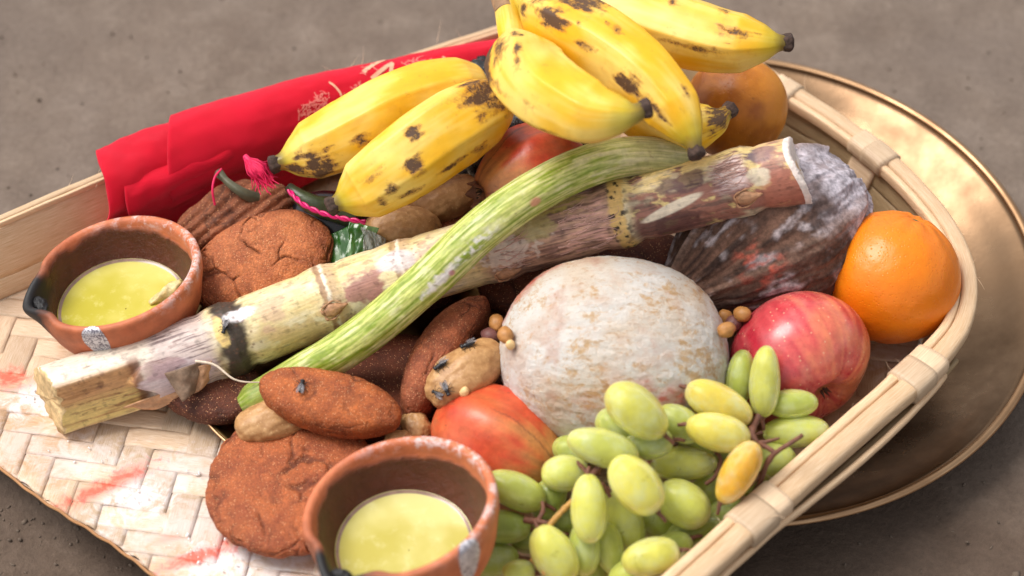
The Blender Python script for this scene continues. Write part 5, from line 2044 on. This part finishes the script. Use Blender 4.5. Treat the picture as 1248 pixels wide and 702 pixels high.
GR = [  # x, y, length, width (photo pixels), angle (rising to the right), foreshortening lean, starting height, tone
    (752, 524, 60, 42, -45, 0, 2.5, .12), (828, 516, 60, 42, -32, 0, 2.5, .15), (902, 460, 68, 36, -98, .2, 4, .10), (966, 492, 62, 36, 3, 0, 2.6, .12),
    (697, 550, 50, 40, -20, 0, 2.2, .1), (790, 541, 60, 40, 10, 0, 2.2, .1), (690, 632, 56, 46, 30, 0, 1.3, .0), (668, 608, 56, 42, 60, 0, 1.3, .0),
    (800, 636, 60, 46, -20, 0, 1.3, .1), (862, 600, 54, 44, 50, 0, 1.4, .12), (845, 650, 74, 46, 20, 0, 1.2, .05), (650, 655, 60, 42, 10, 0, 1.3, .0),
    (880, 628, 60, 40, 35, 0, 1.3, .05), (925, 585, 60, 42, 20, 0, 1.3, .05), (890, 548, 60, 40, 0, 0, 1.8, .1), (940, 562, 62, 46, 10, 0, 1.8, .2),
    (815, 672, 66, 44, 30, 0, 1.2, .1), (722, 690, 66, 42, -85, 0, 1.2, .1), (742, 668, 64, 38, -80, 0, 1.6, .2), (712, 668, 70, 40, -88, 0, 1.6, .12),
    (597, 682, 74, 44, 4, 0, 1.4, .02), (612, 642, 72, 44, -4, 0, 2.0, .0), (632, 698, 42, 34, 0, 0, 2.6, .25), (770, 700, 60, 44, 20, 0, 1.2, .2),
    (680, 712, 60, 42, 60, 0, 1.2, .1), (850, 545, 60, 40, 30, 0, 1.8, .1),
    (793, 679, 72, 48, 14, 0, 2.2, .42), (689, 577, 58, 46, 4, .3, 3.0, .26), (628, 598, 78, 46, -24, 0, 3.0, .16),
    (675, 676, 78, 54, -60, 0, 3.0, .36), (760, 636, 80, 50, -68, 0, 2.6, .30), (833, 614, 72, 56, -38, 0, 3.2, .30),
    (735, 546, 88, 46, -17, 0, 4.0, .28), (833, 565, 82, 43, 0, 0, 4.0, .34), (718, 620, 84, 46, -88, 0, 3.8, .36), (970, 526, 82, 42, 2, 0, 3.8, .28),
    (776, 501, 86, 56, -40, 0, 5.0, .40), (875, 527, 80, 48, -14, 0, 5.7, .58), (775, 591, 82, 58, -50, 0, 4.6, .44), (876, 492, 88, 48, -27, 0, 5.2, .66),
    (932, 465, 88, 39, -93, .1, 5.4, .34), (900, 576, 86, 44, 60, 0, 5.4, .95)]
SV = []
nu_, nv_ = 26, 24
phg = np.linspace(0, 2 * np.pi, nv_, endpoint=False)
_gm = {}
N0 = len(SPH_R)
for k, (px, py, ln, wd, an, lean, h, tone) in enumerate(GR):
    sc_ = cmpx(P(px, py, max(h, 3)))
    la, lb = ln / 2 * sc_ * .975, wd / 2 * sc_ * .975
    B = axes(an, .75 + 0 * lean)
    # long axis mostly square to the line of sight with a little random lean
    la *= 1.02
    B = basis(B[:, 0] + CC * RNG.uniform(-.18, .18), CC)
    ab = np.array([la, lb, lb])
    c = settle(px, py, h, B, ab * .97, .10)
    key = round(la / lb, 1)
    variant = k % 3
    z = np.cos(np.linspace(0.02, np.pi - .02, nu_))
    r_ = np.sqrt(1 - z ** 2)
    fat = 1 + .06 * z * (1 if variant else -1)
    rows = np.stack([np.repeat((z * la)[:, None], nv_, 1), (r_ ** .9 * fat)[:, None] * lb * np.cos(phg), (r_ ** .9 * fat)[:, None] * lb * np.sin(phg)], -1)
    rows = rows + rows * (.018 * fbm(rows * .9 + k * 3.1, 2, k))[..., None]
    uv = np.stack(np.meshgrid(np.linspace(0, 3, nu_) + k, np.linspace(0, 1, nv_) + k * .37, indexing='ij'), -1)
    V = rows.reshape(-1, 3) @ B.T + c
    o = mesh('grape', V, gridF(nu_, nv_, True), grape_m, gb, uv=uv.reshape(-1, 2))
    o['tone'] = float(tone)
    if tone > .9:
        o['label'] = 'amber overripe grape'
    elif tone > .55:
        o['label'] = 'golden yellow grape'
    cs = [c + B[:, 0] * la * s for s in (-.55, -.28, 0, .28, .55)]
    reg(np.array(cs), np.array([.78, .93, 1, .93, .78]) * lb * .96)
    # pedicel at the stem end
    s_ = 1 if (800 - px) * math.cos(math.radians(an)) - (585 - py) * math.sin(math.radians(an)) > 0 else -1
    e = c + B[:, 0] * la * .97 * s_
    d = B[:, 0] * s_
    pth = [e - d * .1, e + d * .2 - ZUP * .04, e + d * .55 - ZUP * .25 + CR * .1]
    tube('stem_stub', pth, 12, 8, lambda t, th: prof([(0, .20), (.12, .24), (.25, .12), (1, .09)], t) * (1 + .15 * np.sin(th * 3 + t * 9)), ped_m, o)


def twig(pts, r0, r1, m=None, lumps=.25, name='stem'):
    tube(name, [P(*p) for p in pts], 50, 10, lambda t, th: (r0 + (r1 - r0) * t) * (1 + lumps * fbm(np.stack([t * 9, np.cos(th), np.sin(th)], -1), 3, 5) + .25 * np.exp(-((t - .5) / .05) ** 2)), m or ped_m, gb)


twig([(700, 600, 4.6), (719, 582, 5.6), (738, 562, 6.2), (760, 554, 6.0), (795, 560, 5.6)], .20, .14)
twig([(719, 582, 5.6), (712, 572, 5.6), (700, 560, 5.0)], .12, .09)
twig([(738, 562, 6.2), (746, 552, 6.6), (752, 548, 6.6)], .16, .2)
twig([(719, 582, 5.6), (735, 592, 5.4), (744, 606, 5.0)], .15, .1)
twig([(668, 643, 4.2), (680, 628, 4.6), (696, 612, 4.9), (706, 600, 4.8)], .17, .12, tan_m, .1, 'twig')
twig([(640, 634, 3.6), (655, 636, 4.0), (668, 638, 4.2)], .18, .14)
twig([(655, 636, 4.0), (662, 622, 4.2), (661, 612, 4.2)], .13, .10)
twig([(978, 530, 6.8), (962, 541, 6.6), (945, 552, 6.2), (934, 566, 5.6), (927, 586, 4.6), (920, 600, 3.8)], .11, .16)
twig([(945, 552, 6.2), (934, 545, 6.2), (922, 540, 5.8)], .12, .13)
twig([(930, 575, 5.0), (915, 590, 4.4), (905, 600, 3.6)], .15, .1)
twig([(922, 540, 5.8), (916, 528, 5.8), (920, 516, 5.8), (926, 506, 6.0)], .18, .2)
twig([(922, 540, 5.8), (935, 538, 6.0), (950, 534, 6.2)], .12, .07)
twig([(916, 528, 5.6), (905, 536, 5.2), (895, 540, 4.8)], .12, .1)
twig([(806, 536, 4.6), (815, 540, 4.6), (822, 548, 4.4)], .2, .14)
twig([(868, 545, 4.6), (878, 560, 4.6), (872, 580, 4.2), (860, 590, 3.8)], .12, .1)
twig([(648, 682, 3.4), (658, 690, 3.6), (664, 700, 3.6)], .12, .1, tan_m)

# ---------------- chickpeas and crumbs
pea_m = plain('chickpea', L(176, 122, 66), .5, .2, 300, (400, .04))
pea2_m = plain('dark_chickpea', L(112, 70, 66), .5, .2, 300, (400, .04))
PEAS = [(605, 393, 5.6, 'tan round chickpea, uppermost of the three beside the white coconut', 0), (616, 408, 5.4, 'tan chickpea touching the left side of the white coconut', 0),
        (597, 409, 5.2, 'purplish brown chickpea above the fly-covered dough lump', 1), (622, 420, 4.8, 'small pale chickpea half behind the fly-covered dough lump', 2),
        (884, 387, 5.2, 'tan chickpea standing between white and brown coconuts', 0), (905, 383, 5.4, 'tan chickpea at the foot of the brown coconut, nearest the apple', 0),
        (885, 402, 5.0, 'pinkish tan chickpea by the right side of the white coconut', 0), (894, 394, 4.9, 'darker chickpea in the middle of the little heap by the apple', 1),
        (566, 478, 5.0, 'small pale pea lying against the lower side of the fly-covered dough lump', 2)]
pale_m = plain('pale_pea', L(226, 190, 134), .45, .12, 300, (300, .03))
for k, (px, py, h, lb, kind) in enumerate(PEAS):
    r = .50 if kind != 2 else .30

    def f(U, r=r, k=k):
        q = U * [r, r * .86, r * .84]
        return q * (1 + .10 * fbm(U * 1.6, 3, k)[:, None]) + np.array([.06, 0, 0]) * np.exp(-((1 - U[:, :1]) / .12))
    B = basis(RNG.normal(size=3), RNG.normal(size=3))
    c = settle(px, py, h, B, [r, r * .86, r * .84], .12)
    blob('chickpea', (pea_m, pea2_m, pale_m)[kind], 4, f, c, B, None, lb, 'chickpea', 'chickpeas scattered in the pile')

# ---------------- flies
fly_m = plain('fly_body', L(30, 29, 33), .35, .3, 600, (700, .02))
g = G('fly_wing')
g.set(Base_Color=L(150, 146, 150), Roughness=.25, Alpha=.35, Specular_IOR_Level=.6)
wing_m = g.m


def fly(p, n, heading, label, s=1.0):
    B = basis(heading, n)
    t = thing('fly', label, 'fly', p, 'flies sitting on the food')
    c = p + n * .16 * s

    def body(U):
        q = U * [.36 * s, .14 * s, .13 * s]
        x = q[:, 0] / (.36 * s)
        q[:, 1:] *= (1 - .22 * np.exp(-((x - .25) / .1) ** 2) - .25 * np.exp(-((x - .68) / .07) ** 2) + .15 * (x > .68))[:, None]
        return q
    blob('body', fly_m, 4, body, c, B, t)
    blob('head', fly_m, 3, lambda U: U * [.09 * s, .13 * s, .11 * s], c + B @ np.array([.36 * s, 0, 0]), B, t)
    for sd in (-1, 1):
        a_ = np.linspace(0, 2 * np.pi, 18, endpoint=False)
        e = np.stack([-.17 * s + .27 * s * np.cos(a_), sd * (.10 * s + .10 * s * np.sin(a_) + .08 * s * (-.5 * np.cos(a_))), .13 * s + .02 * np.cos(a_)], 1)
        V = np.vstack([e @ B.T + c, (e + [0, 0, .008]) @ B.T + c])
        Fw_ = [tuple(range(18)), tuple(range(18, 36))[::-1]] + [(i, (i + 1) % 18, 18 + (i + 1) % 18, 18 + i) for i in range(18)]
        mesh('wing', V, Fw_, wing_m, t)
        for k in (-1, 0, 1):
            a0 = c + B @ np.array([(.08 + .09 * k) * s, sd * .08 * s, -.03 * s])
            a1 = c + B @ np.array([(.10 + .20 * k) * s, sd * .26 * s, .02 * s])
            a2 = c + B @ np.array([(.10 + .27 * k) * s, sd * .36 * s, -.15 * s])
            tube('leg', [a0, a1, a2], 8, 5, lambda t_, th: .014 * s + 0 * t_, fly_m, t)


def on_surface(px, py, objs):
    """nearest surface point of those meshes along the line of sight"""
    best = None
    d = -CC * FPX + CR * (px - 624) - CU * (py - 351)
    d = nrm(d)
    for o in objs:
        me_ = o.data
        n = len(me_.vertices)
        co = np.zeros(n * 3)
        me_.vertices.foreach_get('co', co)
        co = co.reshape(-1, 3) / CM + ORG[o.name]
        no = np.zeros(n * 3)
        me_.vertex_normals.foreach_get('vector', no)
        no = no.reshape(-1, 3)
        q = co - CAM
        s_ = q @ d
        off = np.linalg.norm(q - s_[:, None] * d, axis=1)
        ok = (off < .35) & (no @ d < -.1)
        if ok.any():
            i = np.where(ok)[0][np.argmin(s_[ok])]
            if best is None or s_[i] < best[0]:
                best = (s_[i], co[i], no[i])
    return best


meshes = [o for o in scene.objects if o.type == 'MESH' and o.name.split('.')[0] in ('cane_stalk', 'fried_biscuit', 'dough_lump', 'grape')]
for (px, py, hd, lb, s_) in ((271, 392, (-.3, -1, 0), 'fly sitting on the pale sugarcane just above the charred node', 1.0),
                             (366, 466, (.15, 1, .3), 'fly on the left end of the thick smooth biscuit', 1.05),
                             (535, 441, (-1, -.6, 0), 'fly on the edge between standing biscuit and dough lump', 1.1),
                             (541, 466, (.3, -1, 0), 'fly on the left flank of the pale dough lump', 1.0),
                             (529, 483, (-1, .5, 0), 'fly at the lower tip of the pale dough lump', .9),
                             (572, 415, (-1, -.5, 0), 'fly on the upper edge of the pale dough lump near the chickpeas', 1.1),
                             (789, 690, (.1, 1, 0), 'fly on the yellowish grape at the bottom edge', 1.1)):
    b = on_surface(px, py, meshes)
    if b is not None:
        fly(b[1], nrm(b[2]), hd, lb, s_)

# ---------------- dark leaves, plastic packet, pink braid in the gap below the bananas
leaf_m = plain('dark_green_stem', L(60, 68, 44), .4, .35, 120, (200, .05))
o = tube('dark_stem', [P(266, 210, 6.0), P(280, 224, 5.8), P(298, 236, 5.4), P(318, 244, 4.6)], 60, 24, lambda t, th: prof([(0, .30), (.2, .20), (.6, .30), (1, .4)], t) * (1 + .05 * np.cos(5 * th)),
         plain('grey_green_stem', L(84, 82, 62), .5, .25, 120, (200, .04)))
tag(o, 'grey-green vegetable stem poking up behind the ribbed biscuit against the red cloth', 'stem')
o = tube('dark_stem', [P(352, 228, 6.2), P(366, 240, 6.1), P(384, 250, 5.8), P(402, 254, 5.4), P(430, 262, 4.8)], 60, 24, lambda t, th: prof([(0, .28), (.3, .5), (.7, .7), (1, .8)], t), leaf_m)
tag(o, 'dark green vegetable stem under the tip of the front loose banana', 'stem')
o = blob('aubergine', plain('dark_skin', L(34, 30, 34), .22, .3, 60, None), 5, lambda U: U * [2.9, 1.9, 1.7] * (1 + .03 * fbm(U, 2, 3)[:, None]), P(408, 272, 3.4), axes(-12, .4), None,
         'glossy blackish vegetable in the gap below the front loose banana', 'vegetable')
g = G('pink_braid')
g.set(Base_Color=L(206, 16, 104), Roughness=.35, Specular_IOR_Level=.6)
pink_m = g.m
bp, bl_ = crom([P(352, 232, 6.6), P(368, 248, 6.6), P(388, 258, 6.4), P(412, 265, 6.3), P(446, 271, 6.2)], 300)
br = thing('pink_braid', 'thin shiny pink braid hanging below the loose bananas', 'braid', bp[150])
for s_ in range(2):
    k = np.linspace(0, 1, 300)
    ph_ = k * bl_ * 5.2 + s_ * np.pi
    T = nrm(np.gradient(bp, axis=0))
    e1 = nrm(CC - (T @ CC)[:, None] * T)
    e2 = np.cross(T, e1)
    pth = bp + .075 * (np.cos(ph_)[:, None] * e1 + np.sin(ph_)[:, None] * e2)
    tube('cord', pth[::3], 300, 8, lambda t, th: .085 + 0 * t, pink_m, br)
# fluffy pink-red tassel
tas = thing('tassel', 'small crimson pink tassel beside the tip of the banana that touches the cloth', 'tassel', P(318, 214, 6.5))
g = G('tassel_thread')
g.set(Base_Color=L(224, 20, 84), Roughness=.6)
tas_m = g.m
vs = []
for k in range(150):
    a0 = P(300 + random.uniform(-3, 3), 193 + random.uniform(-2, 2), 7.6)
    a1 = P(311 + random.uniform(-9, 11), 206 + random.uniform(-9, 8), 7.3 + random.uniform(0, .5))
    a2 = P(322 + random.gauss(0, 8), 216 + random.gauss(0, 8), 6.6 + random.uniform(0, .6))
    V, *_ = tube_grid([a0, a1, a2], 8, 4, lambda t, th: .03 + 0 * t)
    vs.append(V.reshape(-1, 3))
Fh = gridF(8, 4, True)
mesh('threads', np.vstack(vs), np.vstack([Fh + 32 * k for k in range(len(vs))]), tas_m, tas)['kind'] = 'stuff'
tube('knot', [P(299, 191, 7.6), P(303, 195, 7.6), P(307, 199, 7.5)], 20, 12, lambda t, th: .18 * (1 + .1 * np.sin(th * 5)), tas_m, tas)
o = tube('red_thread', [P(262, 250, 5.0), P(259, 232, 5.8), P(262, 216, 6.2), P(270, 206, 6.2)], 40, 8, lambda t, th: .07 + 0 * t, tas_m)
tag(o, 'thin red thread loop against the shaded red cloth', 'thread')

# green plastic wrapped packet
g = G('clear_green_wrap')
v = g.obj()
nz = g.noise(g.map(v, (1, .4, .4)), 60, 3, .5, .6)
g.set(Base_Color=g.mix(g.rng(nz, .45, .7), L(46, 92, 34), L(120, 152, 96)), Roughness=.2, Specular_IOR_Level=.6, Normal=g.bump(nz, .12))
wrap_m = g.m
pk = thing('wrapped_packet', 'crinkled green plastic-wrapped packet between biscuit, banana tip and sugarcane', 'packet', P(432, 300, 2))


def sheet(name, poly_px, h, m, parent, seed, amp=.35, thk=.05):
    (x0, y0, h0), (x1, y1, h1), (x2, y2, h2), (x3, y3, h3) = poly_px
    n = 34
    a_, b_, c_, d_ = P(x0, y0, h0), P(x1, y1, h1), P(x2, y2, h2), P(x3, y3, h3)
    s, t = np.meshgrid(np.linspace(0, 1, n), np.linspace(0, 1, n), indexing='ij')
    s3, t3 = s[..., None], t[..., None]
    V = (a_ * (1 - s3) + b_ * s3) * (1 - t3) + (d_ * (1 - s3) + c_ * s3) * t3
    cr = amp * (np.abs(fbm(np.stack([s * 2.2, t * .9, 0 * s + seed], -1), 3, seed)) * 2 - .4)
    ed = .25 * fbm(np.stack([s * 3, t * 3, 0 * s + 9], -1), 3, seed)
    V = V + cr[..., None] * CC + ed[..., None] * CR * .6
    top = V.reshape(-1, 3)
    bot = top - CC * thk
    Fq = gridF(n, n)
    N = n * n
    L_ = [i * n for i in range(n)] + [(n - 1) * n + j for j in range(1, n)] + [i * n + n - 1 for i in range(n - 2, -1, -1)] + list(range(n - 2, 0, -1))
    rim = [(L_[k], L_[(k + 1) % len(L_)], L_[(k + 1) % len(L_)] + N, L_[k] + N) for k in range(len(L_))]
    return mesh(name, np.vstack([top, bot]), np.vstack([Fq, Fq[:, ::-1] + N, np.array(rim)]), m, parent)


sheet('wrap_fold', ((402, 286, 4.4), (440, 268, 5.4), (462, 330, 4.0), (404, 334, 3.4)), 0, wrap_m, pk, 3, .12)
sheet('wrap_fold', ((426, 270, 5.6), (462, 278, 5.4), (452, 312, 4.6), (420, 318, 4.6)), 0, wrap_m, pk, 8, .12)
g = G('clear_crinkled_wrap')
v = g.obj()
nz = g.noise(v, 70, 4, .6, 1.0)
g.set(Base_Color=L(176, 180, 170), Roughness=.12, Alpha=.5, Specular_IOR_Level=.8, Normal=g.bump(nz, .3))
clr_m = g.m
sheet('clear_corner', ((440, 276, 5.6), (470, 290, 5.2), (470, 312, 4.8), (444, 306, 4.8)), 0, clr_m, pk, 12, .3)
# black plastic bag crumpled between cloth, bananas and rear pomegranate
g = G('black_plastic')
v = g.obj()
nz = g.noise(v, 60, 5, .65, 1.5)
g.set(Base_Color=g.mix(g.rng(nz, .5, .68), L(22, 22, 24), L(92, 94, 98)), Roughness=.25, Specular_IOR_Level=.6, Normal=g.bump(nz, .4))
bag_m = g.m
U, Fi = ico(5)
cb = P(625, 150, 4.6)
q = U * [5.2, 4.2, 3.4]
q = q * (1 + .16 * (np.abs(fbm(U * 2.2, 4, 9)) * 3 - .7))[:, None]
o = mesh('black_plastic_bag', q @ np.eye(3) + cb, Fi, bag_m)
tag(o, 'crumpled shiny black plastic bag in the dark gap between banana ends and rear pomegranate', 'plastic bag')
o = None

# grains and flakes of rice powder on the weave
gr_m = plain('rice_flake', L(240, 236, 234), .7, .1, 300, None)
vs, fs, b0 = [], [], 0
U1, F1 = ico(1)
for (cx, cy, n_, sp_) in ((168, 604, 26, 14), (240, 578, 9, 5), (240, 668, 24, 22), (60, 480, 24, 18), (290, 690, 24, 20), (130, 560, 14, 30)):
    for k in range(n_):
        p = P(cx + random.gauss(0, sp_), cy + random.gauss(0, sp_ * .5), .06)
        r = random.uniform(.018, .05) * (2.0 if random.random() < .08 else 1)
        q = U1 * [r * random.uniform(.8, 2), r, r * .5] * (1 + .25 * RNG.normal(size=(len(U1), 1)))
        an = random.uniform(0, 6.28)
        q = q @ np.array([[math.cos(an), math.sin(an), 0], [-math.sin(an), math.cos(an), 0], [0, 0, 1]])
        vs.append(q + p)
        fs.append(F1 + b0)
        b0 += len(U1)
o = mesh('rice_powder', np.vstack(vs), np.vstack(fs), gr_m, smooth=False)
tag(o, 'white flakes of rice powder sprinkled on the near woven strips', 'rice powder', None, 'stuff')

# stray splinters standing off the rim and the wall top
fr = []
for k in range(90):
    i = random.randint(20, 400)
    side = random.choice((-1, 1))
    p0 = rim_c[i] + OUT[i] * side * random.uniform(.2, .8) + UPV * random.uniform(.0, .45)
    d_ = nrm(Tr[i] * random.choice((-1, 1)) * random.uniform(.3, 1.2) + OUT[i] * side * random.uniform(.1, .8) + UPV * random.uniform(.1, .8))
    l_ = random.uniform(.3, 1.3)
    V, *_ = tube_grid([p0 - d_ * .1, p0 + d_ * l_ * .5, p0 + d_ * l_ + RNG.normal(size=3) * .15], 7, 4, lambda t, th: .011 * (1.3 - t))
    fr.append(V.reshape(-1, 3))
Fh = gridF(7, 4, True)
mesh('rim_splinters', np.vstack(fr), np.vstack([Fh + 28 * k for k in range(len(fr))]), bind_m, basket)['kind'] = 'stuff'
